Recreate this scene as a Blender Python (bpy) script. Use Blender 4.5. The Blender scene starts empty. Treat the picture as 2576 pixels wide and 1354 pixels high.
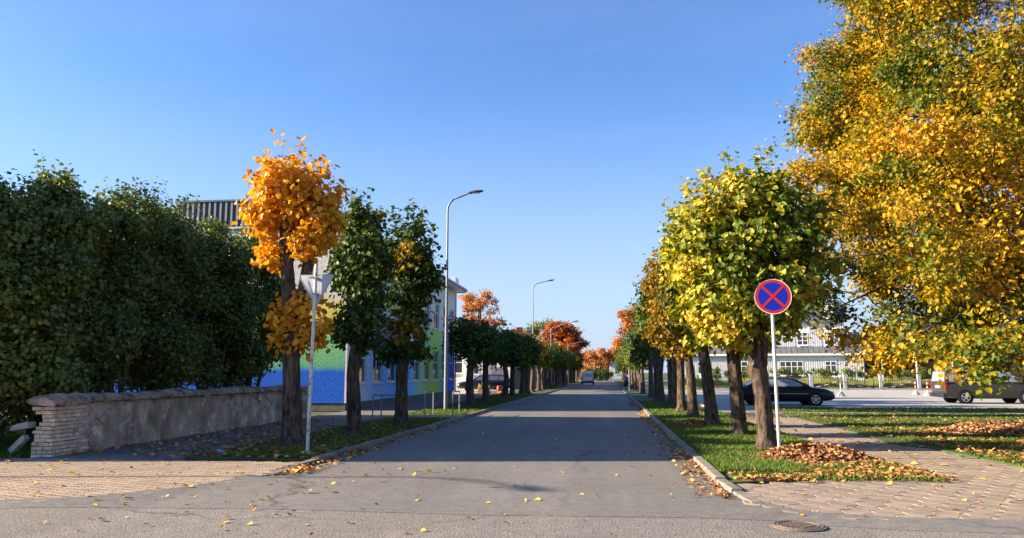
import bpy, math, random
import numpy as np
from mathutils import Vector, Matrix

# ---------------------------------------------------------------- camera, sky, sun, exposure
scene = bpy.context.scene
C = bpy.context.collection
YAW, PITCH, FPX, CXP, CYP, HC = math.radians(6.726), math.radians(7.595), 1950.0, 1288.0, 677.0, 1.7
cam_d = bpy.data.cameras.new('camera'); cam = bpy.data.objects.new('camera', cam_d); C.objects.link(cam)
cam.location = (0, 0, HC); cam.rotation_euler = (math.pi/2 + PITCH, 0, YAW)
cam_d.sensor_width = 36.0; cam_d.lens = 36.0*FPX/2576.0; cam_d.clip_start = 0.1; cam_d.clip_end = 4000
scene.camera = cam

SUN_EL = math.radians(21.5)
SUN_TH = math.radians(8.0)          # travel direction of the light, measured from +X towards +Y
world = bpy.data.worlds.new('World'); scene.world = world; world.use_nodes = True
wt = world.node_tree; wt.nodes.clear()
w_out = wt.nodes.new('ShaderNodeOutputWorld'); w_bg = wt.nodes.new('ShaderNodeBackground')
sky = wt.nodes.new('ShaderNodeTexSky'); sky.sky_type = 'NISHITA'; sky.sun_disc = False
sky.sun_elevation = SUN_EL
# direction towards the sun: (-cos th, -sin th); the sky's rotation is measured clockwise from +Y
sky.sun_rotation = math.atan2(-math.cos(SUN_TH), -math.sin(SUN_TH)) % (2*math.pi)
sky.air_density = 1.0; sky.dust_density = 0.9; sky.ozone_density = 2.5
w_bg.inputs['Strength'].default_value = 0.06
# white balance of the whole sky, the same in every direction
wbm = wt.nodes.new('ShaderNodeMix'); wbm.data_type = 'RGBA'; wbm.blend_type = 'MULTIPLY'; wbm.inputs['Factor'].default_value = 1.0
wbm.inputs['B'].default_value = (0.70, 0.93, 1.28, 1)
wt.links.new(sky.outputs[0], wbm.inputs['A'])
# faint high cirrus over the whole sky
wtc = wt.nodes.new('ShaderNodeTexCoord'); wmp = wt.nodes.new('ShaderNodeMapping'); wmp.inputs['Scale'].default_value = (1.3, 1.3, 6.0); wt.links.new(wtc.outputs['Generated'], wmp.inputs['Vector'])
wns = wt.nodes.new('ShaderNodeTexNoise'); wns.inputs['Scale'].default_value = 1.6; wns.inputs['Detail'].default_value = 7; wns.inputs['Roughness'].default_value = 0.6; wt.links.new(wmp.outputs[0], wns.inputs['Vector'])
wmr = wt.nodes.new('ShaderNodeMapRange'); wmr.inputs['From Min'].default_value = 0.45; wmr.inputs['From Max'].default_value = 0.8; wmr.inputs['To Max'].default_value = 0.07; wt.links.new(wns.outputs[0], wmr.inputs['Value'])
wcl = wt.nodes.new('ShaderNodeMix'); wcl.data_type = 'RGBA'; wcl.inputs['B'].default_value = (4.2, 4.6, 5.2, 1); wt.links.new(wmr.outputs[0], wcl.inputs['Factor']); wt.links.new(wbm.outputs['Result'], wcl.inputs['A'])
# pale haze low over the horizon, the same all round
wsp = wt.nodes.new('ShaderNodeSeparateXYZ'); wt.links.new(wtc.outputs['Generated'], wsp.inputs[0])
whz = wt.nodes.new('ShaderNodeMapRange'); whz.interpolation_type = 'SMOOTHSTEP'; whz.inputs['From Min'].default_value = -0.05; whz.inputs['From Max'].default_value = 0.36; whz.inputs['To Min'].default_value = 0.9; whz.inputs['To Max'].default_value = 0.0; wt.links.new(wsp.outputs['Z'], whz.inputs['Value'])
whm = wt.nodes.new('ShaderNodeMix'); whm.data_type = 'RGBA'; whm.inputs['B'].default_value = (3.0, 3.6, 4.5, 1); wt.links.new(whz.outputs[0], whm.inputs['Factor']); wt.links.new(wcl.outputs['Result'], whm.inputs['A'])
wt.links.new(whm.outputs['Result'], w_bg.inputs['Color']); wt.links.new(w_bg.outputs[0], w_out.inputs['Surface'])
sun_d = bpy.data.lights.new('sun', 'SUN'); sun_d.energy = 5.0; sun_d.angle = math.radians(0.5); sun_d.color = (1.0, 0.82, 0.58)
sun = bpy.data.objects.new('sun', sun_d); C.objects.link(sun)
sdir = Vector((math.cos(SUN_TH)*math.cos(SUN_EL), math.sin(SUN_TH)*math.cos(SUN_EL), -math.sin(SUN_EL)))
sun.rotation_euler = sdir.to_track_quat('-Z', 'Y').to_euler(); sun.location = (-40, -5, 30)
vs = scene.view_settings; vs.view_transform = 'Standard'; vs.look = 'None'; vs.exposure = 1.85; vs.gamma = 1.0; vs.use_curve_mapping = False

# ---------------------------------------------------------------- helpers
CF = np.array([-math.sin(YAW)*math.cos(PITCH), math.cos(YAW)*math.cos(PITCH), math.sin(PITCH)])
CR = np.array([math.cos(YAW), math.sin(YAW), 0.0]); CU = np.cross(CR, CF)
def at(px, py, Y):
    """measured point of the photograph at a known distance Y along the street"""
    d = CF + (px-CXP)/FPX*CR - (py-CYP)/FPX*CU
    return np.array([0, 0, HC]) + d*(Y/d[1])
def pix(P):
    d = np.asarray(P, float) - np.array([0, 0, HC]); z = d@CF
    return CXP + FPX*(d@CR)/z, CYP - FPX*(d@CU)/z

def xl(y): return -5.45 + 0.016*(min(max(y, 12.6), 150)-12.6)      # left kerb line
def xr(y): return 1.68                                            # right kerb line
ORD = ['first','second','third','fourth','fifth','sixth','seventh','eighth','ninth','tenth','eleventh','twelfth','thirteenth','fourteenth','fifteenth','sixteenth','seventeenth','eighteenth','nineteenth','twentieth','twenty-first','twenty-second','twenty-third','twenty-fourth']

def tag(o, label=None, cat=None, group=None, kind=None):
    if label: o['label'] = label
    if cat: o['category'] = cat
    if group: o['group'] = group
    if kind: o['kind'] = kind
    return o
ROOT = {}
def empty(name, loc=(0,0,0), rz=0.0, local=False):
    o = bpy.data.objects.new(name, None); C.objects.link(o); o.location = loc; o.rotation_euler = (0,0,rz)
    o.empty_display_size = 0.2
    ROOT[o.name] = (0,0,0) if local else tuple(loc)
    return o
def link(name, me, parent=None):
    o = bpy.data.objects.new(name, me); C.objects.link(o)
    if parent is not None:
        o.parent = parent; ROOT[o.name] = ROOT.get(parent.name, (0,0,0))
    else: ROOT[o.name] = (0,0,0)
    return o
def npmesh(name, V, polys, mats, tint=None, midx=None, smooth=False, sharp=None):
    """V (n,3); polys: list of int arrays (m,k), all faces of one array have k corners"""
    me = bpy.data.meshes.new(name); V = np.ascontiguousarray(V, dtype=np.float32)
    me.vertices.add(len(V)); me.vertices.foreach_set('co', V.ravel())
    loops = np.concatenate([p.ravel() for p in polys]).astype(np.int32)
    tot = np.concatenate([np.full(len(p), p.shape[1], dtype=np.int32) for p in polys])
    st = np.concatenate([[0], np.cumsum(tot)[:-1]]).astype(np.int32)
    me.loops.add(len(loops)); me.loops.foreach_set('vertex_index', loops)
    me.polygons.add(len(tot)); me.polygons.foreach_set('loop_start', st)
    if not isinstance(mats, (list, tuple)): mats = [mats]
    for m in mats: me.materials.append(m)
    if midx is not None: me.polygons.foreach_set('material_index', np.asarray(midx, dtype=np.int32))
    me.polygons.foreach_set('use_smooth', np.full(len(tot), bool(smooth)))
    if tint is not None:
        a = me.attributes.new('tint', 'FLOAT', 'POINT'); a.data.foreach_set('value', np.asarray(tint, dtype=np.float32))
    me.update(calc_edges=True)
    if sharp is not None: me.set_sharp_from_angle(angle=math.radians(sharp))
    return me

class MB:
    """collects shapes, builds ONE mesh object"""
    def __init__(s): s.v = []; s.f = []; s.m = []
    def add(s, vs_, fs, mi=0):
        n = len(s.v); s.v.extend([tuple(map(float, p)) for p in vs_]); s.f.extend([tuple(i+n for i in f) for f in fs]); s.m.extend([mi]*len(fs)); return s
    def box(s, x0, x1, y0, y1, z0, z1, mi=0):
        v = [(x0,y0,z0),(x1,y0,z0),(x1,y1,z0),(x0,y1,z0),(x0,y0,z1),(x1,y0,z1),(x1,y1,z1),(x0,y1,z1)]
        return s.add(v, [(0,3,2,1),(4,5,6,7),(0,1,5,4),(1,2,6,5),(2,3,7,6),(3,0,4,7)], mi)
    def obox(s, c, sx, sy, sz, M=None, mi=0, jit=0.0, rnd=None):
        v = []
        for i in range(8):
            p = Vector(((-1,1,1,-1,-1,1,1,-1)[i]*sx/2, (-1,-1,1,1,-1,-1,1,1)[i]*sy/2, (-1,-1,-1,-1,1,1,1,1)[i]*sz/2))
            if jit: p += Vector((rnd.uniform(-jit,jit), rnd.uniform(-jit,jit), rnd.uniform(-jit,jit)))
            if M is not None: p = M @ p
            v.append(p + Vector(c))
        return s.add(v, [(0,3,2,1),(4,5,6,7),(0,1,5,4),(1,2,6,5),(2,3,7,6),(3,0,4,7)], mi)
    def tube(s, pts, rad, n=8, mi=0, cap=True):
        pts = [Vector(p) for p in pts]
        if not isinstance(rad, (list, tuple)): rad = [rad]*len(pts)
        vs_ = []; fs = []
        for i, p in enumerate(pts):
            d = (pts[min(i+1, len(pts)-1)] - pts[max(i-1, 0)]).normalized()
            a = Vector((1,0,0)) if abs(d.x) < 0.8 else Vector((0,1,0))
            u = d.cross(a).normalized(); w = d.cross(u).normalized()
            for k in range(n):
                t = 2*math.pi*k/n; vs_.append(p + (u*math.cos(t) + w*math.sin(t))*rad[i])
        for i in range(len(pts)-1):
            for k in range(n):
                fs.append((i*n+k, i*n+(k+1)%n, (i+1)*n+(k+1)%n, (i+1)*n+k))
        if cap:
            fs.append(tuple(range(n-1, -1, -1))); b = (len(pts)-1)*n; fs.append(tuple(range(b, b+n)))
        return s.add(vs_, fs, mi)
    def lathe(s, prof, n=16, c=(0,0,0), axis='z', mi=0, cap=True):
        vs_ = []; fs = []
        for (r, h) in prof:
            for k in range(n):
                t = 2*math.pi*k/n; a, b = r*math.cos(t), r*math.sin(t)
                p = (a, b, h) if axis == 'z' else ((a, h, b) if axis == 'y' else (h, a, b))
                vs_.append((p[0]+c[0], p[1]+c[1], p[2]+c[2]))
        for i in range(len(prof)-1):
            for k in range(n): fs.append((i*n+k, i*n+(k+1)%n, (i+1)*n+(k+1)%n, (i+1)*n+k))
        if cap:
            fs.append(tuple(range(n-1,-1,-1))); b = (len(prof)-1)*n; fs.append(tuple(range(b, b+n)))
        return s.add(vs_, fs, mi)
    def prism(s, poly, z0, z1, mi=0):
        n = len(poly); v = [(x,y,z0) for x,y in poly] + [(x,y,z1) for x,y in poly]
        return s.add(v, [tuple(range(n-1,-1,-1)), tuple(range(n,2*n))] + [(i,(i+1)%n,n+(i+1)%n,n+i) for i in range(n)], mi)
    def mesh(s, name, mats, off=(0,0,0), smooth=False, sharp=None):
        me = bpy.data.meshes.new(name)
        me.from_pydata([(x-off[0], y-off[1], z-off[2]) for x,y,z in s.v], [], s.f)
        if not isinstance(mats, (list, tuple)): mats = [mats]
        for m in mats: me.materials.append(m)
        me.polygons.foreach_set('material_index', s.m)
        if smooth: me.polygons.foreach_set('use_smooth', [True]*len(s.f))
        me.update()
        if sharp is not None: me.set_sharp_from_angle(angle=math.radians(sharp))
        return me
    def build(s, name, mats, parent=None, smooth=False, sharp=None):
        off = ROOT.get(parent.name, (0,0,0)) if parent is not None else (0,0,0)
        return link(name, s.mesh(name, mats, off, smooth, sharp), parent)

# ---------------------------------------------------------------- materials
def nodes(name):
    m = bpy.data.materials.new(name); m.use_nodes = True; t = m.node_tree
    b = t.nodes['Principled BSDF']; return m, t, b, t.nodes, t.links
def ramp(N, stops, interp='LINEAR'):
    r = N.new('ShaderNodeValToRGB'); r.color_ramp.interpolation = interp
    e = r.color_ramp.elements
    while len(e) < len(stops): e.new(0.5)
    for i, (p, c) in enumerate(stops):
        e[i].position = p; e[i].color = (*c, 1)
    return r
def noise(N, L, scale, detail=4, rough=0.55, vec=None, stretch=None, coord='Object'):
    n = N.new('ShaderNodeTexNoise'); n.inputs['Scale'].default_value = scale; n.inputs['Detail'].default_value = detail; n.inputs['Roughness'].default_value = rough
    if vec is None:
        g = N.new('ShaderNodeNewGeometry'); vec = g.outputs['Position']
        if coord == 'Object':
            tc = N.new('ShaderNodeTexCoord'); vec = tc.outputs['Object']
    if stretch:
        mp = N.new('ShaderNodeMapping'); mp.inputs['Scale'].default_value = stretch; L.new(vec, mp.inputs['Vector']); vec = mp.outputs[0]
    L.new(vec, n.inputs['Vector']); return n
def mat(name, c1, c2=None, scale=6.0, rough=0.8, bump=0.0, bscale=None, metal=0.0, spec=0.3, stretch=None, coord='World', c3=None, detail=5, mid=(0.35,0.65), perobj=0.0, bdist=0.02):
    m, t, b, N, L = nodes(name)
    b.inputs['Roughness'].default_value = rough; b.inputs['Metallic'].default_value = metal; b.inputs['Specular IOR Level'].default_value = spec
    if c2 is None: c2 = tuple(x*0.8 for x in c1)
    n = noise(N, L, scale, detail, stretch=stretch, coord=coord)
    st = [(mid[0], c2), (mid[1], c1)] if c3 is None else [(mid[0], c2), (0.5*(mid[0]+mid[1]), c1), (mid[1], c3)]
    r = ramp(N, st); L.new(n.outputs[0], r.inputs[0]); col = r.outputs[0]
    if perobj:
        oi = N.new('ShaderNodeObjectInfo'); hs = N.new('ShaderNodeHueSaturation')
        mr = N.new('ShaderNodeMapRange'); mr.inputs['To Min'].default_value = 1-perobj; mr.inputs['To Max'].default_value = 1+perobj
        L.new(oi.outputs['Random'], mr.inputs['Value']); L.new(mr.outputs[0], hs.inputs['Value']); L.new(col, hs.inputs['Color']); col = hs.outputs[0]
    L.new(col, b.inputs['Base Color'])
    if bump:
        n2 = noise(N, L, bscale or scale*4, 5, 0.65, stretch=stretch, coord=coord)
        bp = N.new('ShaderNodeBump'); bp.inputs['Strength'].default_value = bump; bp.inputs['Distance'].default_value = bdist
        L.new(n2.outputs[0], bp.inputs['Height']); L.new(bp.outputs[0], b.inputs['Normal'])
    return m
def leafmat(name, stops, transl=0.35, rough=0.55, spec=0.25, sat=1.15):
    m, t, b, N, L = nodes(name)
    a = N.new('ShaderNodeAttribute'); a.attribute_name = 'tint'
    r = ramp(N, stops); L.new(a.outputs['Fac'], r.inputs[0]); L.new(r.outputs[0], b.inputs['Base Color'])
    b.inputs['Roughness'].default_value = rough; b.inputs['Specular IOR Level'].default_value = spec
    tr = N.new('ShaderNodeBsdfTranslucent'); hs = N.new('ShaderNodeHueSaturation'); hs.inputs['Saturation'].default_value = sat; hs.inputs['Value'].default_value = 1.15
    L.new(r.outputs[0], hs.inputs['Color']); L.new(hs.outputs[0], tr.inputs['Color'])
    mx = N.new('ShaderNodeMixShader'); mx.inputs[0].default_value = transl
    L.new(b.outputs[0], mx.inputs[1]); L.new(tr.outputs[0], mx.inputs[2]); L.new(mx.outputs[0], N['Material Output'].inputs['Surface'])
    return m
def tintmat(name, stops, rough=0.9, spec=0.2, bump=0.0):
    m, t, b, N, L = nodes(name)
    a = N.new('ShaderNodeAttribute'); a.attribute_name = 'tint'
    r = ramp(N, stops); L.new(a.outputs['Fac'], r.inputs[0]); L.new(r.outputs[0], b.inputs['Base Color'])
    b.inputs['Roughness'].default_value = rough; b.inputs['Specular IOR Level'].default_value = spec
    return m
def plain(name, c, rough=0.5, metal=0.0, spec=0.5, coat=0.0):
    m, t, b, N, L = nodes(name)
    n = noise(N, L, 14.0, 3, coord='World'); r = ramp(N, [(0.3, tuple(x*0.88 for x in c)), (0.7, c)])
    L.new(n.outputs[0], r.inputs[0]); L.new(r.outputs[0], b.inputs['Base Color'])
    b.inputs['Roughness'].default_value = rough; b.inputs['Metallic'].default_value = metal; b.inputs['Specular IOR Level'].default_value = spec
    b.inputs['Coat Weight'].default_value = coat; b.inputs['Coat Roughness'].default_value = 0.06
    return m
def asphalt(name, c_lo, c_hi, grain=90.0, bump=0.35, patch=0.35):
    m, t, b, N, L = nodes(name)
    g = N.new('ShaderNodeNewGeometry')
    n1 = noise(N, L, patch, 5, 0.6, vec=g.outputs['Position']); n2 = noise(N, L, grain, 3, 0.7, vec=g.outputs['Position'])
    n3 = noise(N, L, 6.0, 4, 0.6, vec=g.outputs['Position'])
    r1 = ramp(N, [(0.3, c_lo), (0.7, c_hi)]); L.new(n1.outputs[0], r1.inputs[0])
    r2 = ramp(N, [(0.36, (0.55,0.55,0.56)), (0.52, (1.0,1.0,1.0)), (0.68, (1.35,1.33,1.3))]); L.new(n2.outputs[0], r2.inputs[0])
    r3 = ramp(N, [(0.35, (0.86,0.86,0.87)), (0.6, (1.06,1.05,1.04))]); L.new(n3.outputs[0], r3.inputs[0])
    mx = N.new('ShaderNodeMix'); mx.data_type = 'RGBA'; mx.blend_type = 'MULTIPLY'; mx.inputs['Factor'].default_value = 1.0
    L.new(r1.outputs[0], mx.inputs['A']); L.new(r2.outputs[0], mx.inputs['B'])
    mx2 = N.new('ShaderNodeMix'); mx2.data_type = 'RGBA'; mx2.blend_type = 'MULTIPLY'; mx2.inputs['Factor'].default_value = 1.0
    L.new(mx.outputs['Result'], mx2.inputs['A']); L.new(r3.outputs[0], mx2.inputs['B'])
    # thin irregular cracks, only in some places
    vo = N.new('ShaderNodeTexVoronoi'); vo.feature = 'DISTANCE_TO_EDGE'; vo.inputs['Scale'].default_value = 0.34
    wv = N.new('ShaderNodeMix'); wv.data_type = 'VECTOR'; wv.inputs['Factor'].default_value = 0.5
    n4 = noise(N, L, 1.4, 6, 0.65, vec=g.outputs['Position']); L.new(g.outputs['Position'], wv.inputs['A']); L.new(n4.outputs['Color'], wv.inputs['B'])
    L.new(wv.outputs['Result'], vo.inputs['Vector'])
    rc = ramp(N, [(0.0,(0.42,0.42,0.42)), (0.004,(0.5,0.5,0.5)), (0.010,(1,1,1))]); L.new(vo.outputs['Distance'], rc.inputs[0])
    n5 = noise(N, L, 0.22, 2, 0.5, vec=g.outputs['Position']); rm_ = ramp(N, [(0.43,(0,0,0)), (0.56,(0.85,0.85,0.85))]); L.new(n5.outputs[0], rm_.inputs[0])
    mx3 = N.new('ShaderNodeMix'); mx3.data_type = 'RGBA'; mx3.blend_type = 'MULTIPLY'; L.new(rm_.outputs[0], mx3.inputs['Factor']); L.new(mx2.outputs['Result'], mx3.inputs['A']); L.new(rc.outputs[0], mx3.inputs['B'])
    # wheel-polished and patched stretches
    n6 = noise(N, L, 1.0, 3, 0.5, vec=g.outputs['Position'], stretch=(1.1,0.05,1)); r6 = ramp(N, [(0.35,(0.9,0.9,0.91)), (0.65,(1.07,1.06,1.05))]); L.new(n6.outputs[0], r6.inputs[0])
    mx4 = N.new('ShaderNodeMix'); mx4.data_type = 'RGBA'; mx4.blend_type = 'MULTIPLY'; mx4.inputs['Factor'].default_value = 1.0; L.new(mx3.outputs['Result'], mx4.inputs['A']); L.new(r6.outputs[0], mx4.inputs['B'])
    L.new(mx4.outputs['Result'], b.inputs['Base Color'])
    b.inputs['Roughness'].default_value = 0.85; b.inputs['Specular IOR Level'].default_value = 0.25
    bp = N.new('ShaderNodeBump'); bp.inputs['Strength'].default_value = bump; bp.inputs['Distance'].default_value = 0.02
    L.new(n2.outputs[0], bp.inputs['Height']); L.new(bp.outputs[0], b.inputs['Normal'])
    return m

M = {}
M['ground'] = mat('ground_soil', (0.085,0.085,0.035), (0.05,0.06,0.02), 1.2, 0.95, 0.4, 20)
M['lawn'] = mat('lawn_soil', (0.055,0.085,0.018), (0.07,0.055,0.03), 1.6, 0.95, 0.5, 30, c3=(0.045,0.10,0.018))
M['verge'] = mat('verge_soil', (0.06,0.065,0.025), (0.06,0.05,0.032), 1.4, 0.95, 0.5, 25, c3=(0.045,0.085,0.02))
M['bare'] = mat('bare_soil', (0.22,0.165,0.115), (0.16,0.12,0.085), 5.0, 0.95, 0.5, 40)
M['asph1'] = asphalt('cross_road_asphalt', (0.185,0.174,0.162), (0.235,0.222,0.205), 34.0, 0.9)
M['asph2'] = asphalt('side_road_asphalt', (0.155,0.15,0.145), (0.195,0.187,0.178), 70.0, 0.35)
M['asph3'] = asphalt('parking_asphalt', (0.34,0.325,0.30), (0.44,0.42,0.39), 60.0, 0.2)
M['asph4'] = asphalt('sidewalk_asphalt', (0.13,0.126,0.12), (0.17,0.165,0.155), 60.0, 0.3)
M['sand'] = mat('joint_sand', (0.075,0.058,0.042), (0.04,0.032,0.025), 18, 0.95, 0.4, 60)
M['hex'] = mat('hex_concrete', (0.285,0.228,0.183), (0.21,0.168,0.134), 3.5, 0.85, 0.25, 60, perobj=0.14)
M['wavy'] = mat('wavy_concrete', (0.37,0.285,0.215), (0.28,0.215,0.16), 2.5, 0.85, 0.25, 60, perobj=0.13)
M['kerb'] = mat('kerb_concrete', (0.235,0.215,0.19), (0.13,0.12,0.105), 4.0, 0.85, 0.4, 40, perobj=0.15)
M['bark'] = mat('lime_bark', (0.16,0.118,0.088), (0.036,0.027,0.022), 15.0, 0.95, 1.0, 26, stretch=(1,1,0.22), spec=0.1, bdist=.07, mid=(.36,.64))
M['bark_grey'] = mat('grey_bark', (0.12,0.105,0.09), (0.05,0.043,0.037), 9.0, 0.95, 1.0, 16, stretch=(1,1,0.2), spec=0.1)
M['twig'] = mat('twig_bark', (0.055,0.04,0.03), (0.03,0.022,0.018), 20, 0.9)
M['brick_old'] = mat('old_pale_brick', (0.68,0.53,0.39), (0.48,0.36,0.26), 7, 0.9, 0.6, 40, perobj=0.18)
def old_render():
    m, t, b, N, L = nodes('old_render'); b.inputs['Roughness'].default_value = 0.95; b.inputs['Specular IOR Level'].default_value = 0.1
    g = N.new('ShaderNodeNewGeometry'); P = g.outputs['Position']
    n1 = noise(N, L, 1.1, 6, .6, vec=P); r1 = ramp(N, [(.3,(.25,.195,.14)),(.5,(.46,.365,.27)),(.7,(.58,.48,.37))]); L.new(n1.outputs[0], r1.inputs[0])
    n2 = noise(N, L, 2.2, 7, .7, vec=P); r2 = ramp(N, [(.55,(0,0,0)),(.585,(1,1,1))]); L.new(n2.outputs[0], r2.inputs[0])       # pale lime patches
    m1 = N.new('ShaderNodeMix'); m1.data_type = 'RGBA'; L.new(r2.outputs[0], m1.inputs['Factor']); L.new(r1.outputs[0], m1.inputs['A']); m1.inputs['B'].default_value = (.66,.57,.46,1)
    n3 = noise(N, L, 3.0, 6, .65, vec=P, stretch=(1,.8,.45)); r3 = ramp(N, [(.36,(.42,.40,.38)),(.56,(1,1,1))]); L.new(n3.outputs[0], r3.inputs[0])      # damp run marks
    m2 = N.new('ShaderNodeMix'); m2.data_type = 'RGBA'; m2.blend_type = 'MULTIPLY'; m2.inputs['Factor'].default_value = .7; L.new(m1.outputs['Result'], m2.inputs['A']); L.new(r3.outputs[0], m2.inputs['B'])
    n4 = noise(N, L, 14, 5, .7, vec=P); r4 = ramp(N, [(.3,(.75,.75,.75)),(.65,(1.1,1.1,1.1))]); L.new(n4.outputs[0], r4.inputs[0])
    m3 = N.new('ShaderNodeMix'); m3.data_type = 'RGBA'; m3.blend_type = 'MULTIPLY'; m3.inputs['Factor'].default_value = 1; L.new(m2.outputs['Result'], m3.inputs['A']); L.new(r4.outputs[0], m3.inputs['B'])
    L.new(m3.outputs['Result'], b.inputs['Base Color'])
    bp = N.new('ShaderNodeBump'); bp.inputs['Strength'].default_value = .8; bp.inputs['Distance'].default_value = .04; L.new(n4.outputs[0], bp.inputs['Height']); L.new(bp.outputs[0], b.inputs['Normal'])
    return m
M['render'] = old_render()
M['render_bare'] = mat('bare_mortar', (0.54,0.43,0.33), (0.30,0.22,0.16), 5.0, 0.95, 1.0, 12)
M['cap'] = mat('wall_cap_concrete', (0.30,0.23,0.17), (0.12,0.092,0.07), 3.0, 0.95, 0.9, 18, c3=(0.46,0.35,0.26), bdist=.05)
M['stone'] = mat('grey_stone', (0.36,0.34,0.31), (0.24,0.225,0.2), 8, 0.85, 0.5, 30)
M['galv'] = mat('galvanised_steel', (0.24,0.26,0.28), (0.17,0.185,0.2), 20, 0.55, 0.0, metal=0.2, spec=0.4)
M['polewhite'] = mat('pale_pole_paint', (0.62,0.61,0.58), (0.5,0.49,0.46), 8, 0.45, metal=0.2)
M['polerust'] = mat('rusty_white_paint', (0.55,0.54,0.5), (0.25,0.12,0.06), 7.0, 0.7, 0.2, 40, mid=(0.33,0.42))
M['signback'] = mat('sign_back_aluminium', (0.46,0.48,0.52), (0.30,0.32,0.36), 3.0, 0.5, metal=0.2)
M['signred'] = plain('sign_red', (0.46,0.022,0.018), 0.6, spec=0.15)
M['signblue'] = plain('sign_blue', (0.006,0.022,0.36), 0.6, spec=0.12)
M['signwhite'] = plain('sign_white', (0.75,0.75,0.74), 0.4)
M['black'] = plain('black_rubber', (0.012,0.012,0.013), 0.75, spec=0.2)
M['blackplastic'] = plain('dark_plastic', (0.02,0.022,0.028), 0.4, spec=0.4)
M['glass'] = plain('window_glass', (0.03,0.04,0.05), 0.03, spec=0.9)
M['carglass'] = plain('car_glass', (0.24,0.28,0.32), 0.04, spec=0.9)
M['wframe'] = plain('white_window_frame', (0.72,0.72,0.71), 0.45)
M['white'] = mat('white_render', (0.74,0.73,0.70), (0.6,0.59,0.56), 1.5, 0.85, 0.15, 30)
M['plinth'] = mat('plinth_concrete', (0.16,0.15,0.14), (0.10,0.095,0.09), 3, 0.9, 0.3, 30)
M['fascia'] = plain('fascia_white', (0.6,0.61,0.63), 0.5)
M['roofgrey'] = mat('grey_metal_roof', (0.17,0.18,0.195), (0.13,0.14,0.155), 2.0, 0.4, metal=0.4, spec=0.5)
M['roofblue'] = mat('blue_grey_metal_roof', (0.09,0.11,0.16), (0.06,0.075,0.11), 2.0, 0.4, metal=0.3)
M['rib'] = plain('cladding_rib', (0.30,0.31,0.33), 0.45, metal=0.3)
M['clad'] = mat('cladding_sheet', (0.085,0.09,0.10), (0.07,0.075,0.085), 2.0, 0.5, metal=0.2)
M['siding'] = mat('pale_siding', (0.74,0.77,0.80), (0.64,0.68,0.72), 1.0, 0.6)
M['redtile'] = mat('red_roof_tile', (0.36,0.10,0.055), (0.24,0.065,0.035), 6, 0.85, 0.5, 30)
M['darkroof'] = mat('dark_roof', (0.05,0.05,0.055), (0.035,0.035,0.04), 5, 0.8, 0.4, 30)
M['greyplaster'] = mat('grey_plaster', (0.21,0.20,0.19), (0.15,0.145,0.14), 2, 0.9, 0.2, 30)
M['greenboard'] = mat('grey_green_board', (0.15,0.19,0.17), (0.11,0.14,0.125), 5, 0.8, stretch=(1,1,0.2))
M['brickred'] = mat('red_brick', (0.33,0.12,0.08), (0.22,0.08,0.05), 8, 0.9, 0.4, 40)
M['darkwood'] = mat('dark_timber', (0.055,0.045,0.042), (0.035,0.03,0.028), 6, 0.8, 0.3, 30)
M['palegreen'] = mat('pale_green_boards', (0.52,0.58,0.52), (0.44,0.50,0.45), 2, 0.8)
M['redslat'] = plain('red_slat_paint', (0.42,0.05,0.035), 0.5)
M['wood'] = mat('pale_wood', (0.42,0.28,0.14), (0.3,0.19,0.09), 9, 0.8)
M['straw'] = mat('dry_straw', (0.5,0.36,0.15), (0.36,0.24,0.1), 12, 0.9)
M['pumpkin'] = mat('pumpkin_skin', (0.55,0.18,0.03), (0.42,0.12,0.02), 9, 0.5)
M['fencepost'] = mat('pale_fence_post', (0.44,0.45,0.45), (0.28,0.30,0.31), 6, 0.85, 0.5, 25)
M['iron'] = plain('dark_iron', (0.03,0.032,0.03), 0.5, metal=0.4)
M['paint_black'] = plain('black_car_paint', (0.004,0.005,0.011), 0.3, spec=0.25, coat=0.12)
M['paint_grey'] = mat('grey_brown_van_paint', (0.06,0.052,0.047), (0.055,0.048,0.043), 2.0, 0.35, metal=0.4, spec=0.5)
M['paint_dark'] = plain('dark_blue_car_paint', (0.01,0.012,0.02), 0.25, spec=0.5, coat=0.8)
M['paint_white'] = plain('white_van_paint', (0.62,0.62,0.6), 0.3, coat=0.5)
M['paint_blue'] = plain('blue_car_paint', (0.015,0.03,0.09), 0.3, coat=0.6)
M['rimm'] = plain('alloy_rim', (0.5,0.5,0.52), 0.3, metal=0.8)
M['tail'] = plain('tail_light', (0.35,0.01,0.012), 0.2)
M['lampglass'] = plain('headlamp_glass', (0.6,0.62,0.65), 0.1)
M['chrome'] = plain('chrome_trim', (0.6,0.6,0.62), 0.15, metal=0.9)
M['iron_rust'] = mat('cast_iron', (0.10,0.075,0.062), (0.05,0.038,0.034), 25, 0.7, 0.4, 90, metal=0.2)
M['castring'] = mat('worn_cast_iron', (0.21,0.165,0.14), (0.13,0.10,0.085), 25, 0.6, 0.3, 90, metal=0.2)
M['bluepaper'] = plain('blue_litter', (0.12,0.38,0.72), 0.6)
M['lamphead'] = plain('lamp_head_grey', (0.06,0.062,0.066), 0.5)
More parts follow.
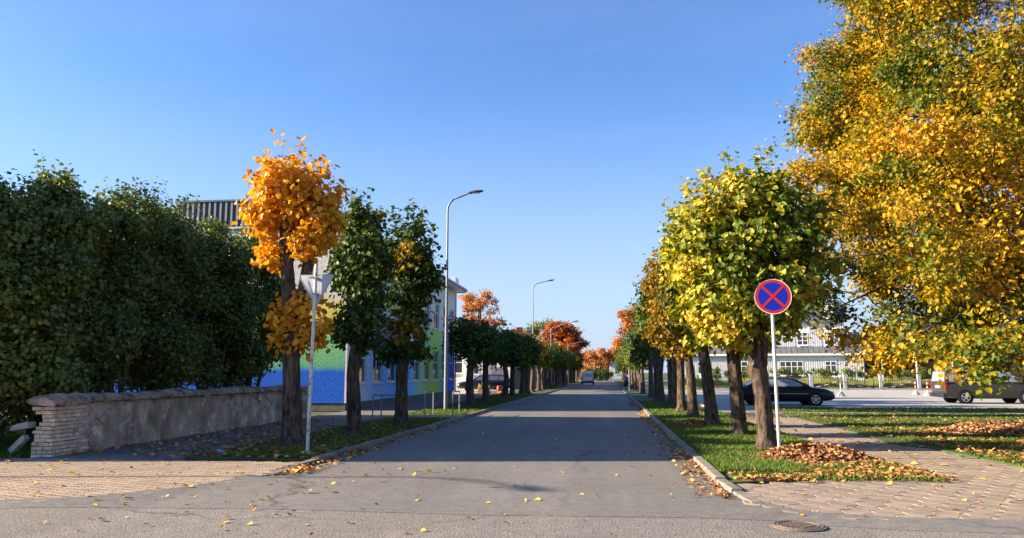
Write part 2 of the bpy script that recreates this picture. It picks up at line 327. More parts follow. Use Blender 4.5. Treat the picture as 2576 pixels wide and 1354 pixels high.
# foliage
M['lf_orange'] = leafmat('leaf_orange', [(0.0,(0.48,0.18,0.012)), (0.4,(0.66,0.31,0.025)), (0.75,(0.76,0.43,0.045)), (1.0,(0.68,0.46,0.06))], 0.38, sat=1.05)
M['lf_yg'] = leafmat('leaf_yellow_green', [(0.0,(0.05,0.10,0.014)), (0.33,(0.12,0.175,0.02)), (0.58,(0.34,0.33,0.04)), (0.85,(0.60,0.45,0.055)), (1.0,(0.56,0.32,0.035))], 0.32)
M['lf_yellow'] = leafmat('leaf_yellow', [(0.0,(0.06,0.105,0.01)), (0.25,(0.19,0.195,0.012)), (0.48,(0.42,0.275,0.014)), (0.8,(0.55,0.325,0.018)), (1.0,(0.46,0.185,0.015))], 0.38, sat=1.05)
M['lf_green'] = leafmat('leaf_green', [(0.0,(0.026,0.055,0.014)), (0.5,(0.05,0.095,0.02)), (0.85,(0.11,0.15,0.025)), (1.0,(0.30,0.22,0.02))], 0.25)
M['lf_mixed'] = leafmat('leaf_green_gold', [(0.0,(0.03,0.06,0.012)), (0.5,(0.07,0.10,0.016)), (0.72,(0.22,0.19,0.02)), (1.0,(0.46,0.25,0.02))], 0.3)
M['lf_brown'] = leafmat('leaf_brown_gold', [(0.0,(0.045,0.075,0.012)), (0.35,(0.14,0.115,0.015)), (0.7,(0.32,0.17,0.018)), (1.0,(0.46,0.23,0.02))], 0.35)
M['lf_hedge'] = leafmat('leaf_hedge', [(0.0,(0.07,0.10,0.022)), (0.55,(0.125,0.17,0.034)), (0.88,(0.21,0.23,0.04)), (1.0,(0.34,0.25,0.045))], 0.3, spec=0.4, rough=0.45)
M['lf_red'] = leafmat('leaf_red_orange', [(0.0,(0.20,0.05,0.012)), (0.5,(0.38,0.105,0.02)), (1.0,(0.50,0.19,0.035))], 0.35)
M['lf_copper'] = leafmat('leaf_copper', [(0.0,(0.32,0.10,0.025)), (0.5,(0.48,0.19,0.05)), (1.0,(0.55,0.30,0.08))], 0.35)
M['lf_olive'] = leafmat('leaf_olive', [(0.0,(0.10,0.13,0.03)), (0.6,(0.20,0.21,0.05)), (1.0,(0.42,0.27,0.05))], 0.35)
M['litter'] = leafmat('fallen_leaf', [(0.0,(0.16,0.07,0.03)), (0.35,(0.33,0.15,0.055)), (0.65,(0.46,0.24,0.08)), (0.85,(0.56,0.36,0.10)), (1.0,(0.60,0.39,0.05))], 0.1, rough=0.7)
M['litter_brown'] = leafmat('brown_dry_leaf', [(0.0,(0.11,0.048,0.024)), (0.35,(0.27,0.122,0.056)), (0.75,(0.43,0.22,0.10)), (1.0,(0.58,0.37,0.18))], 0.1, rough=0.7)
M['grassb'] = leafmat('grass_blade', [(0.0,(0.05,0.095,0.014)), (0.6,(0.095,0.16,0.025)), (0.9,(0.18,0.21,0.04)), (1.0,(0.28,0.22,0.08))], 0.25)

# ---------------------------------------------------------------- ground sheets
def strip(name, st, dz, m, skirt=0.25, struct=True, sub=None):
    """st: stations (y, x0, x1); a slab whose top lies at dz"""
    ys = []
    for i, s in enumerate(st):
        ys.append(s)
        if sub and i < len(st)-1:
            n = int((st[i+1][0]-s[0])//sub)
            for k in range(1, n):
                t = k/n; ys.append(tuple(s[j]+(st[i+1][j]-s[j])*t for j in range(3)))
    b = MB(); v = []; f = []
    for (y, a, c) in ys: v += [(a,y,dz),(c,y,dz),(c,y,dz-skirt),(a,y,dz-skirt)]
    for i in range(len(ys)-1):
        p, q = 4*i, 4*i+4
        f += [(p,p+1,q+1,q),(p+1,p+2,q+2,q+1),(p+3,p,q,q+3)]
    e = 4*(len(ys)-1); f += [(1,0,3,2),(e,e+1,e+2,e+3)]
    b.add(v, f); o = b.build(name, m)
    if struct: o['kind'] = 'structure'
    return o
b = MB(); b.add([(-1500,-300,-0.03),(1500,-300,-0.03),(1500,2500,-0.03),(-1500,2500,-0.03)], [(0,1,2,3)]); tag(b.build('ground', M['ground']), kind='structure')
b = MB(); b.add([(-120,-60,0),(120,-60,0),(120,12.9,0),(-120,12.9,0)], [(0,1,2,3)]); tag(b.build('cross_road', M['asph1']), kind='structure')
b = MB()
def edge(y): return 0.05*math.sin(3*y)+0.03*math.sin(7.3*y)
top = [(-8.4,9.15),(-6.5,9.45),(-4,9.6),(-1.5,9.5),(1,9.62),(2.45,9.5),(1.9,10.6),(1.75,12)] + [(xr(y)+0.02, y) for y in (14,40,80,130,172)] + [(xl(y)-0.02, y) for y in (172,150,110,80,60,40,20,14,12.6)] + [(-5.75,11.6),(-6.6,10.2),(-8.4,9.35)]
b.add([(x,y,0.004) for x,y in top], [tuple(range(len(top)))]); tag(b.build('side_road', M['asph2']), kind='structure')
# end junction of the street
b = MB(); b.add([(-60,160,0.008),(60,160,0.008),(60,170,0.008),(-60,170,0.008)], [(0,1,2,3)]); tag(b.build('far_cross_road', M['asph3']), kind='structure')

# left side
strip('left_sidewalk', [(14.45,-11.2,-8.2),(30,-11.2,-8.0),(59,-11.3,-7.7),(76,-9.0,-7.4),(160,-8.6,-5.6)], 0.03, M['asph4'])
strip('left_verge', [(14.75,-8.3,-5.62),(20,-8.2,xl(20)-.17),(28,-8.05,xl(28)-.17)], 0.037, M['verge'])
strip('left_verge_crossing', [(28.0,-8.05,xl(28)-.17),(30.2,-8.05,xl(30)-.17)], 0.045, M['kerb'])
strip('left_verge_far', [(30.2,-8.0,xl(30)-.17),(59,-7.7,xl(59)-.17),(100,-6.9,xl(100)-.17),(158,-5.6,xl(150)-.17)], 0.05, M['lawn'])
strip('driveway', [(59.2,-40,-7.7),(75.5,-40,-7.5)], 0.02, M['asph3'])
# right side
strip('corner_lawn', [(12.35,1.85,1.9),(12.9,1.85,3.0),(13.75,1.85,5.4),(14.6,1.85,5.1),(16.2,1.85,4.85),(30,1.85,4.8),(56,1.85,4.4),(57.8,1.85,4.4)], 0.05, M['lawn'])
strip('verge_driveway', [(57.8,1.85,8),(61,1.85,8)], 0.03, M['asph3'])
strip('right_verge', [(61,1.85,4.3),(100,1.85,4.2),(158,1.85,4.2)], 0.05, M['lawn'])
strip('right_lawn', [(14.7,7.35,60),(16.8,7.25,60),(18.5,7.1,60),(19.5,6.65,60),(22.8,6.95,60),(31,6.95,60),(33.6,7.4,60)], 0.05, M['lawn'])
strip('lawn_path', [(33.6,4.75,60),(34.9,4.75,60)], 0.035, M['hex'])
strip('green_strip', [(34.9,7.2,60),(36.2,7.0,60),(38.6,7.2,60)], 0.04, M['lawn'])
strip('parking_lot', [(34.9,4.4,7.1),(38.5,4.4,7.1),(38.7,4.4,90),(80.0,4.3,90)], 0.015, M['asph3'])
strip('far_right_sidewalk', [(80,4.3,7.5),(158,4.3,7.5)], 0.02, M['asph4'])
strip('fence_yard', [(80.3,7.5,90),(110,7.5,90)], 0.05, M['lawn'])

# bare patch at the lawn corner
rp = random.Random(4)
def patch(name, cx, cy, rx, ry, z, m):
    b = MB(); n = 22
    pts = []
    for k in range(n):
        a = 2*math.pi*k/n; w = 1+rp.uniform(-.22,.22); pts.append((cx+rx*w*math.cos(a), cy+ry*w*math.sin(a), z))
    b.add([(cx,cy,z)]+pts, [(0,1+k,1+(k+1)%n) for k in range(n)]); return tag(b.build(name, m), kind='structure')
patch('bare_soil_patch', 2.25, 12.95, 0.33, 0.36, 0.0545, M['bare'])
patch('worn_soil_patch', 3.3, 14.0, 0.55, 0.16, 0.0545, M['bare'])
patch('worn_earth_patch', 4.75, 14.05, 0.4, 0.12, 0.0545, M['bare'])

# ---------------------------------------------------------------- pavers
def inside(poly, x, y):
    c = False; n = len(poly); j = n-1
    for i in range(n):
        xi, yi = poly[i]; xj, yj = poly[j]
        if (yi > y) != (yj > y) and x < (xj-xi)*(y-yi)/(yj-yi)+xi: c = not c
        j = i
    return c
def inframe(x, y, z=0.02, mg=60):
    if y < 3: return False
    px, py = pix((x,y,z)); return -mg < px < 2576+mg and py < 1354+mg
def pave(basename, pname, tmpl, centres, m, ztop, rnd, base_obj, limit=300, tilt=0.0025, dzj=0.0015):
    """tmpl: outline of one paver; the ones that show largest are parts, the rest one stuff part"""
    n = len(tmpl)
    c = [sum(p[0] for p in tmpl)/n, sum(p[1] for p in tmpl)/n]
    b = MB(); bev = 0.975
    v = [(x,y,-0.03) for x,y in tmpl] + [(x,y,-0.003) for x,y in tmpl] + [((x-c[0])*bev+c[0],(y-c[1])*bev+c[1],0.0) for x,y in tmpl]
    f = [(i,(i+1)%n,n+(i+1)%n,n+i) for i in range(n)] + [(n+i,n+(i+1)%n,2*n+(i+1)%n,2*n+i) for i in range(n)] + [tuple(range(2*n,3*n))]
    b.add(v, f); me = b.mesh(pname, m)
    vis = sorted([q for q in centres if inframe(q[0], q[1])], key=lambda q: q[0]**2+q[1]**2)
    big = vis[:limit]; bs = set(big); rest = [q for q in centres if q not in bs and inframe(q[0], q[1], mg=1500)]
    for (x, y) in big:
        o = link(pname, me, base_obj); o.location = (x, y, ztop+rnd.uniform(-dzj,dzj)); o.rotation_euler = (rnd.uniform(-tilt,tilt), rnd.uniform(-tilt,tilt), rnd.uniform(-.008,.008))
    if rest:
        tv = np.array(v); R = np.array(rest)
        z = np.array([ztop+rnd.uniform(-dzj,dzj) for _ in rest])
        V = tv[None,:,:] + np.concatenate([R, z[:,None]], 1)[:,None,:]
        polys = []
        fa4 = np.array([q for q in f if len(q)==4]); fan = np.array([f[-1]])
        off = (np.arange(len(rest))*len(v))[:,None,None]
        polys = [(fa4[None]+off).reshape(-1,4), (fan[None]+off).reshape(-1,n)]
        me2 = npmesh(pname+'s', V.reshape(-1,3), polys, m); o = link(pname+'s', me2, base_obj); o['kind'] = 'stuff'
def polyslab(name, poly, z, m):
    b = MB(); b.prism(poly, z-0.1, z); o = b.build(name, m); o['kind'] = 'structure'; return o
rp = random.Random(11)
hexpoly = [(1.93,10.55),(2.2,10.05),(2.6,9.74),(3.3,9.6),(4.6,9.53),(8,9.42),(14,9.3),(14,14.7),(7.36,14.7),(7.26,16.8),(7.1,18.5),(6.66,19.5),(6.95,22.8),(6.95,33.6),(4.8,33.6),(4.83,16.2),(5.1,14.6),(5.41,13.75),(3.0,12.9),(1.9,12.36),(1.86,11.4)]
hexbase = polyslab('hex_pavement', hexpoly, 0.012, M['sand'])
R6 = 0.205; gap = 0.0095
tm = [((R6-gap)*math.cos(math.radians(30+60*k)), (R6-gap)*math.sin(math.radians(30+60*k))) for k in range(6)]
cen = []; W6 = R6*math.sqrt(3)
for j in range(0, 90):
    y = 9.5 + j*R6*1.5
    if y > 31: break
    for i in range(-2, 60):
        x = 1.6 + i*W6 + (W6/2 if j % 2 else 0)
        if inside(hexpoly, x, y) and (inside(hexpoly, x-0.1, y-0.1) or inside(hexpoly, x+0.1, y+0.1)): cen.append((x,y))
pave('hex_pavement', 'hex_paver', tm, cen, M['hex'], 0.027, rp, hexbase)
# left wavy pavers
lpoly = [(-5.63,12.5),(-5.85,11.6),(-6.3,10.7),(-6.95,9.95),(-7.8,9.55),(-9.4,9.2),(-13,8.9),(-20,8.7),(-20,14.44),(-5.75,14.44)]
lbase = polyslab('wavy_pavement', lpoly, 0.008, M['sand'])
Lp, Wp = 0.225, 0.1125
def wavy_side(x0, x1, y, s):
    n = 4; a = 0.016; out = []
    for k in range(n+1):
        t = k/n; out.append((x0+(x1-x0)*t, y + a*(0,1,0,-1,0)[k]*s))
    return out
g = 0.0045
tw = wavy_side(-Lp/2+g, Lp/2-g, -Wp/2+g, 1) + list(reversed(wavy_side(-Lp/2+g, Lp/2-g, Wp/2-g, 1)))
ang = math.radians(24); ca, sa = math.cos(ang), math.sin(ang)
tw = [(x*ca-y*sa, x*sa+y*ca) for x,y in tw]
cen = []
for j in range(-80, 160):
    for i in range(-90, 90):
        u = i*Lp + (Lp/2 if j % 2 else 0); w = j*Wp
        x = -9 + u*ca - w*sa; y = 11 + u*sa + w*ca
        if inside(lpoly, x, y): cen.append((x,y))
pave('wavy_pavement', 'wavy_paver', tw, cen, M['wavy'], 0.022, rp, lbase)

# asphalt lapping over the front edge of the paving
def lip(name, pts, w0, w1, z0, z1):
    v = []; n = len(pts)
    for i in range(n):
        a = Vector(pts[max(0,i-1)]); c = Vector(pts[min(n-1,i+1)]); t_ = (c-a).normalized(); nn = Vector((-t_.y, t_.x)); p = Vector(pts[i]); wob = rp.uniform(-.03,.03)
        q = p + nn*(w0+wob); r = p - nn*w1; v += [(q.x,q.y,z0-.03),(q.x,q.y,z0),(r.x,r.y,z1)]
    f = []
    for i in range(n-1): f += [(3*i,3*i+3,3*i+4,3*i+1)[::-1],(3*i+1,3*i+4,3*i+5,3*i+2)[::-1]]
    b = MB(); b.add(v,f); tag(b.build(name, M['asph2']), kind='structure')
def dens(pts, k=8): return [(pts[i][0]+(pts[i+1][0]-pts[i][0])*q/k, pts[i][1]+(pts[i+1][1]-pts[i][1])*q/k) for i in range(len(pts)-1) for q in range(k)]+[pts[-1]]
lip('asphalt_edge_right', dens([(1.98,10.5),(2.2,10.08),(2.6,9.78),(3.3,9.64),(4.6,9.57),(8,9.46),(13,9.34)]), .14, .5, .034, .003)
lip('asphalt_edge_left', dens([(-18,8.8),(-13,8.98),(-9.4,9.28),(-7.8,9.63),(-6.95,10.03),(-6.3,10.76),(-5.88,11.6),(-5.7,12.45)]), .10, .5, .029, .003)

# kerbs
def kerb(name, label, pts_fn, y0, y1, n_parts, m, side):
    root = empty(name, (pts_fn(y0), y0, 0)); tag(root, kind='structure')
    y = y0; k = 0; rest = MB()
    while y < y1:
        L_ = 0.98 if k < n_parts else 6.0
        xa, xb = pts_fn(y+0.01), pts_fn(min(y+L_, y1)-0.01)
        ya, yb = y+0.008, y+L_-0.008
        h = 0.10 + rp.uniform(-.008,.008) if y > y0+1.6 else 0.035 + 0.06*min(1,(y-y0)/1.7)
        dx = rp.uniform(-.012,.012); w = 0.15
        sx = 1 if side == 'R' else -1
        bb = MB(); c = 0.018
        v = []
        for (xx, yy) in ((xa, ya), (xb, yb)):
            xx += dx
            v += [(xx,yy,-0.1),(xx,yy,h-c),(xx+sx*c,yy,h),(xx+sx*w,yy,h),(xx+sx*w,yy,-0.1)]
        f = [(0,1,6,5),(1,2,7,6),(2,3,8,7),(3,4,9,8),(4,3,2,1,0),(5,6,7,8,9)]
        if k < n_parts: bb.add(v, f); bb.build('kerb_stone', m, root)
        else: rest.add(v, f)
        y += L_; k += 1
    if rest.v: o = rest.build('kerb_stones', m, root); o['kind'] = 'stuff'
kerb('right_kerb', '', lambda y: xr(y) + max(0, (12.6-y))*0.085, 10.6, 57.5, 47, M['kerb'], 'R')
kerb('right_kerb_far', '', xr, 61.2, 158, 40, M['kerb'], 'R')
kerb('left_kerb', '', xl, 12.6, 158, 90, M['kerb'], 'L')

# manhole
mh = empty('manhole_cover', (2.11, 9.22, 0.006)); tag(mh, 'round cast iron manhole cover set in the asphalt near the hexagonal pavers', 'manhole cover')
b = MB(); b.lathe([(0.30,0.0),(0.30,0.012),(0.285,0.014)], 40, (2.11,9.22,0.004)); b.build('frame', M['castring'], mh, True, 40)
for r0, r1, z in ((0.27,0.245,0.022),(0.225,0.205,0.022)):
    b = MB(); b.lathe([(r0,0.0),(r0,z-0.004),(r1,z-0.004),(r1,0.0)], 40, (2.11,9.22,0.006), cap=False); b.build('ring', M['castring'], mh)
b = MB(); b.lathe([(0.204,0),(0.204,0.0125)], 32, (2.11,9.22,0.006)); b.build('lid', M['iron_rust'], mh)
for i in range(-4,5):
    for j in range(-4,5):
        if (i+j) % 2 == 0 and math.hypot(i,j)*0.042 < 0.175:
            b = MB(); b.obox((2.11+i*0.042, 9.22+j*0.042, 0.0225), 0.034, 0.034, 0.008); b.build('stud', M['castring'], mh)

# ---------------------------------------------------------------- foliage machinery
LEAF6_V = np.array([(0,0,0),(-.30,-.10,.03),(-.50,.25,.09),(-.34,.66,.08),(0,1,-.04),(.34,.66,.08),(.5,.25,.09),(.30,-.10,.03)])
LEAF6_P = [np.array([[0,4,3,2,1],[0,7,6,5,4]])]
LEAFQ_V = np.array([(0,0,0),(-.46,.42,.08),(0,1,0),(.46,.42,.08)]); LEAFQ_P = [np.array([[0,2,1],[0,3,2]])]
def unit(a): return a/np.maximum(np.linalg.norm(a, axis=1, keepdims=True), 1e-9)
def leaf_mesh(name, P, Nn, T, size, tint, m, quad=False):
    tv, tp = (LEAFQ_V, LEAFQ_P) if quad else (LEAF6_V, LEAF6_P)
    Nn = unit(Nn); T = unit(T - (T*Nn).sum(1, keepdims=True)*Nn); S = np.cross(T, Nn)
    sz = np.asarray(size)[:,None,None]
    V = P[:,None,:] + sz*(tv[None,:,0:1]*S[:,None,:] + tv[None,:,1:2]*T[:,None,:] + tv[None,:,2:3]*Nn[:,None,:])
    k = len(tv); off = (np.arange(len(P))*k)[:,None,None]
    polys = [(p[None]+off).reshape(-1, p.shape[1]) for p in tp]
    return npmesh(name, V.reshape(-1,3), polys, m, tint=np.repeat(tint, k))
def twigs_in(rg, blobs, n_tw, up=0.25, inner=0.25, shell=(0.72,1.08)):
    """returns base and tip of shoots that fill a set of ellipsoids"""
    w = np.array([b_[3]*b_[4]*b_[5] for b_ in blobs])**0.667; w /= w.sum()
    idx = rg.choice(len(blobs), n_tw, p=w); Bl = np.array([b_[:6] for b_ in blobs])[idx]
    d = unit(rg.normal(size=(n_tw,3)))
    r = rg.uniform(*shell, size=(n_tw,1))
    tip = Bl[:,:3] + d*Bl[:,3:6]*r
    base = Bl[:,:3] + d*Bl[:,3:6]*inner*rg.uniform(.4,1.6,size=(n_tw,1)); base[:,2] -= 0.35*Bl[:,5]*up
    tip[:,2] += up*0.25*Bl[:,5]*rg.uniform(0,1,size=n_tw)*(d[:,2] > 0.2)
    return base, tip, idx, d
def leaves_on(rg, base, tip, d, per, size, t0=0.35, jit=0.09, droop=0.7, outw=0.8):
    n = len(base); t = rg.uniform(t0, 1.02, size=(n,per,1))
    P = base[:,None,:] + (tip-base)[:,None,:]*t + rg.normal(scale=jit, size=(n,per,3))
    D = np.repeat(d[:,None,:], per, 1)
    Nn = outw*D + np.array([0,0,0.45]) + rg.normal(scale=0.55, size=(n,per,3))
    T = 0.45*D + np.array([0,0,-droop]) + rg.normal(scale=0.45, size=(n,per,3))
    s = size*rg.uniform(0.6,1.2,size=(n,per))
    return P.reshape(-1,3), Nn.reshape(-1,3), T.reshape(-1,3), s.ravel()
def twig_mesh(name, base, tip, r, m):
    n = len(base); d = unit(tip-base); a = np.where(np.abs(d[:,0:1])<0.8, [[1.,0,0]], [[0,1.,0]])
    u = unit(np.cross(d,a)); w = np.cross(d,u); V = np.zeros((n,6,3))
    mid = base
    for k in range(3):
        c, s_ = math.cos(2.094*k), math.sin(2.094*k)
        V[:,k] = mid + (u*c+w*s_)*r; V[:,3+k] = tip + (u*c+w*s_)*r*0.35
    f = np.array([[0,1,4,3],[1,2,5,4],[2,0,3,5]]); off = (np.arange(n)*6)[:,None,None]
    return npmesh(name, V.reshape(-1,3), [(f[None]+off).reshape(-1,4)], m)
def trunk_mesh(rg, path, radii, m, n=18, ridge=0.07, sub=7, knots=()):
    """ridged, slightly crooked trunk"""
    pts = []; rad = []
    for i in range(len(path)-1):
        for k in range(sub):
            t = k/sub; t2 = t*t*(3-2*t)
            pts.append([path[i][j]+(path[i+1][j]-path[i][j])*t for j in range(3)]); rad.append(radii[i]+(radii[i+1]-radii[i])*t2)
    pts.append(list(path[-1])); rad.append(radii[-1])
    rad = [r_*(1+.55*math.exp(-max(0,p_[2])/.13)) for r_, p_ in zip(rad, pts)]
    ph = rg.uniform(0, 6.28, 8); V = []; nr = len(pts)
    for i, p in enumerate(pts):
        for k in range(n):
            a = 2*math.pi*k/n; z = p[2]
            q = 1 + ridge*(0.6*math.sin(5*a+ph[0]+0.7*math.sin(z*2+ph[1])) + 0.5*math.sin(9*a+ph[2]+z*1.3) + 0.5*math.sin(3*a+2.2*z+ph[3])) + ridge*0.5*rg.uniform(-1,1)
            for (kz, ka, kh, kw) in knots:
                da = (a-ka+math.pi) % (2*math.pi) - math.pi
                q += kh*math.exp(-((z-kz)/kw)**2 - (da/0.8)**2)
            q += .16*math.exp(-max(0,z)/.12)*math.sin(4*a+ph[4])
            V.append((p[0]+rad[i]*q*math.cos(a), p[1]+rad[i]*q*math.sin(a), z))
    f = []
    for i in range(nr-1):
        for k in range(n): f.append((i*n+k, i*n+(k+1)%n, (i+1)*n+(k+1)%n, (i+1)*n+k))
    V.append(tuple(pts[-1])); top_i = len(V)-1
    t3 = np.array([((nr-1)*n+k, (nr-1)*n+(k+1)%n, top_i) for k in range(n)])
    return npmesh('trunk', np.array(V), [np.array(f), t3], m, smooth=True)
def join_np(meshes_VF): pass

def lime(name, label, x, y, z0, tr_path, tr_rad, blobs, n_tw, per, size, lm, seed, cat='tree', group=None, quad=False, stems=(), knots=(), tintf=None, tw_r=0.006, bark=None, up=0.25, limb_r=0.07, shell=(0.72,1.08), droop=0.7, jit=0.09, t0=0.35, limbs=True, ntrunk=18, shoots=0):
    rg = np.random.default_rng(seed); bark = bark or M['bark']
    root = empty(name, (x,y,z0)); tag(root, label, cat, group)
    me = trunk_mesh(rg, tr_path, tr_rad, bark, n=ntrunk, knots=knots); link('trunk', me, root)
    for (pth, rd) in stems: link('limb', trunk_mesh(rg, pth, rd, bark, n=12, sub=5), root)
    base, tip, idx, d = twigs_in(rg, blobs, n_tw, up, shell=shell)
    if shoots:
        cand_ = np.argsort(-tip[:,2]*1.0 - np.abs(tip[:,0])*0.5 + rg.uniform(0,1.6,len(tip)))[:shoots]
        sb = tip[cand_]*np.array([.97,.97,1]) - np.array([0,0,.25]); sdv = d[cand_]*.35 + np.array([0,0,.75]) + rg.normal(scale=.18, size=(shoots,3))
        base = np.concatenate([base, sb]); tip = np.concatenate([tip, sb+sdv*rg.uniform(.35,.75,size=(shoots,1))]); d = np.concatenate([d, unit(d[cand_]+np.array([0,0,.4]))])
    tops = [tr_path[-1]] + [s[0][-1] for s in stems]
    if limbs:
        for b_ in blobs:
            bm_ = MB(); tp = min(tops, key=lambda q: (q[0]-b_[0])**2+(q[1]-b_[1])**2+0.5*(q[2]-b_[2])**2)
            if b_[2] < tp[2]-0.6:
                zz = b_[2]-0.2; f_ = (zz-tr_path[0][2])/(tr_path[-1][2]-tr_path[0][2])
                tp = [tr_path[0][j]+(tr_path[-1][j]-tr_path[0][j])*max(0.05,f_) for j in range(3)]
            p0 = Vector(tp)-Vector((0,0,0.15)); p1 = Vector(b_[:3]); mid = (p0+p1)/2 + Vector((rg.uniform(-.1,.1), rg.uniform(-.1,.1), 0.1))
            bm_.tube([p0, mid, p1], [limb_r, limb_r*0.75, limb_r*0.4], 7)
            link('branch', bm_.mesh('branch', bark, (0,0,0), True), root)
    link('twigs', twig_mesh('twigs', base, tip, tw_r, M['twig']), root)['kind'] = 'stuff'
    P, Nn, T, s = leaves_on(rg, base, tip, d, per, size, droop=droop, jit=jit, t0=t0)
    tw_t = np.repeat(rg.uniform(-.22,.22,size=len(base)), per)
    tint = 0.5 + tw_t + rg.uniform(-.25,.25,size=len(P))
    if tintf is not None: tint = tint + tintf(P)
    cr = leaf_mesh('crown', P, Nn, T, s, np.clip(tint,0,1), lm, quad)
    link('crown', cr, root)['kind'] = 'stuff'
    return root
def copy_tree(o, loc, rz, sc, label):
    c = o.copy(); C.objects.link(c); c.location = loc; c.rotation_euler = (0,0,rz); c.scale = sc
    c['label'] = label
    for ch in o.children:
        k = ch.copy(); C.objects.link(k); k.parent = c
    return c

# ---------------------------------------------------------------- trees: left row
Z0 = 0.05
lime('lime_tree', 'pollarded lime with bright orange leaves beside the triangular sign post', -7.0, 17.15, Z0,
     [(0,0,-0.05),(-.02,0,.25),(-.08,0,1.6),(-.16,0,2.9),(-.30,0,4.1),(-.34,0,5.0),(-.28,0,5.5)], [.29,.225,.195,.175,.155,.15,.11],
     [(a*.9-.1 if z > 4 else a,c,z,q*.84 if z > 4 else q,w*.9,h) for (a,c,z,q,w,h) in [(-.35,0,5.75,.95,1.0,.85),(.35,.1,5.45,.85,.95,.85),(-.75,-.1,5.35,.6,.7,.65),(-.1,-.2,6.15,.75,.8,.55),(.75,-.1,5.0,.5,.7,.6),(.35,-.15,4.55,.62,.65,.4),(-.62,-.1,4.35,.34,.5,.32),(.15,.0,3.35,.62,.5,.42),(.25,.0,2.6,.66,.5,.42),(-.3,-.1,2.95,.42,.4,.3),(-.15,-.15,2.3,.45,.35,.22)]],
     400, 13, 0.135, M['lf_orange'], 1, shoots=26, shell=(.6,1.2), group='pollarded limes along the left kerb', limb_r=0.06,
     stems=[([(-.12,0.02,2.6),(.12,0.05,3.6),(.25,.05,4.7),(.3,.05,5.3)], [.15,.14,.12,.09])], knots=((0.9,4.4,.25,.3),(5.0,4.7,.4,.25)), tw_r=0.005)
lime('lime_tree', 'dark green pollarded lime, second tree of the left kerb row', -6.6, 20.2, Z0,
     [(0,0,-.05),(.02,0,.3),(-.05,0,1.6),(.1,0,3.0),(.15,0,4.2),(.1,0,5.0)], [.22,.185,.165,.16,.14,.09],
     [(.05,0,5.1,.85,.85,.75),(.1,0,5.75,.55,.6,.5),(-.3,0,4.5,.6,.7,.6),(.45,0,4.5,.55,.7,.7),(.1,0,3.8,.75,.75,.7),(.1,0,3.1,.8,.7,.55),(.35,0,2.55,.45,.5,.35),(-.35,0,2.75,.4,.5,.35)],
     480, 13, 0.12, M['lf_green'], 2, shoots=24, shell=(.55,1.25), jit=.075, group='pollarded limes along the left kerb', knots=((1.0,1.0,.2,.3),), tintf=lambda P: 0.12*(P[:,2]>5.2))
lime('lime_tree', 'green pollarded lime flecked with yellow, third tree of the left kerb row', -6.27, 23.85, Z0,
     [(0,0,-.05),(0,0,.3),(-.02,0,1.6),(.05,0,3.0),(.1,0,4.5),(.15,0,5.4)], [.23,.20,.18,.17,.14,.09],
     [(.1,0,5.7,.85,.85,.8),(.45,0,5.0,.75,.8,.8),(-.3,0,5.0,.6,.7,.7),(.75,0,4.6,.55,.6,.5),(.2,0,4.1,.85,.8,.7),(.15,0,3.2,.8,.8,.65),(.1,0,2.5,.75,.7,.5),(-.35,0,2.3,.45,.5,.35),(.55,0,2.35,.4,.5,.35)],
     520, 13, 0.125, M['lf_mixed'], 3, shoots=24, shell=(.55,1.25), jit=.075, group='pollarded limes along the left kerb', tintf=lambda P: -0.22+0.45*(np.sin(3.1*P[:,0]+1)+np.sin(2.7*P[:,2])>1.1))

def row_proto(name, label, lm, seed, wide=1.0, h=5.2, quad=False, n_tw=420, per=9, size=0.15, tintf=None, group=None, low=2.3, bark=None):
    r = random.Random(seed); s = wide; m_ = (h-low)
    bl = [(0,0,low+m_*.62,1.15*s,1.15*s,m_*.36),(r.uniform(-.4,.4)*s,r.uniform(-.3,.3),low+m_*.8,.75*s,.75*s,m_*.22)]
    for k in range(5):
        a = 1.256*k+r.uniform(0,1); bl.append((.72*s*math.cos(a), .72*s*math.sin(a), low+m_*r.uniform(.2,.65), .58*s, .58*s, m_*.26))
    return lime(name, label, 0, 0, Z0, [(0,0,-.05),(r.uniform(-.05,.05),0,.3),(r.uniform(-.1,.1),0,1.5),(r.uniform(-.1,.1),0,low+.4),(r.uniform(-.15,.15),0,low+m_*.45)], [.21,.18,.16,.155,.11],
                bl, n_tw, per, size, lm, seed, quad=quad, tintf=tintf, group=group, limb_r=0.055, bark=bark, ntrunk=12, shoots=14, shell=(.55,1.25))
LG = 'pollarded limes along the left kerb'
protoL = [row_proto('lime_tree', 'x', M['lf_green'], 21, 1.0, 5.1, group=LG), row_proto('lime_tree', 'x', M['lf_green'], 22, 1.05, 4.9, group=LG, low=2.1), row_proto('lime_tree', 'x', M['lf_mixed'], 23, 1.0, 4.8, group=LG)]
goldL = row_proto('lime_tree', 'x', M['lf_orange'], 24, 1.0, 4.9, group=LG, tintf=lambda P: -0.15+0*P[:,0])
leftY = [(38.0,0),(42.3,1),(50.6,0),(53.5,2),(58.2,1),(61.0,0),(66.5,3),(71.8,2),(75,0),(79,1),(83,2),(87,0),(91.5,2),(96,1),(100,0),(105,2),(110,1),(116,0),(123,2),(131,2),(140,1)]
rl = random.Random(7); usedL = [False]*4
for i, (y, k) in enumerate(leftY):
    kind = ['dark green', 'broad dark green', 'green and gold', 'golden yellow'][k]
    lab = f'{kind} pollarded lime, {ORD[i+3]} tree of the left kerb row'
    p = protoL[k] if k < 3 else goldL
    loc = (xl(y)-1.42+rl.uniform(-.15,.1), y, Z0); rz = rl.uniform(0,6.28); s = rl.uniform(.9,1.04); sc = (s*1.15,s*1.15,rl.uniform(.84,.94))
    if not usedL[k]:
        p.location = loc; p.rotation_euler = (0,0,rz); p.scale = sc; p['label'] = lab; usedL[k] = True
    else: copy_tree(p, loc, rz, sc, lab)

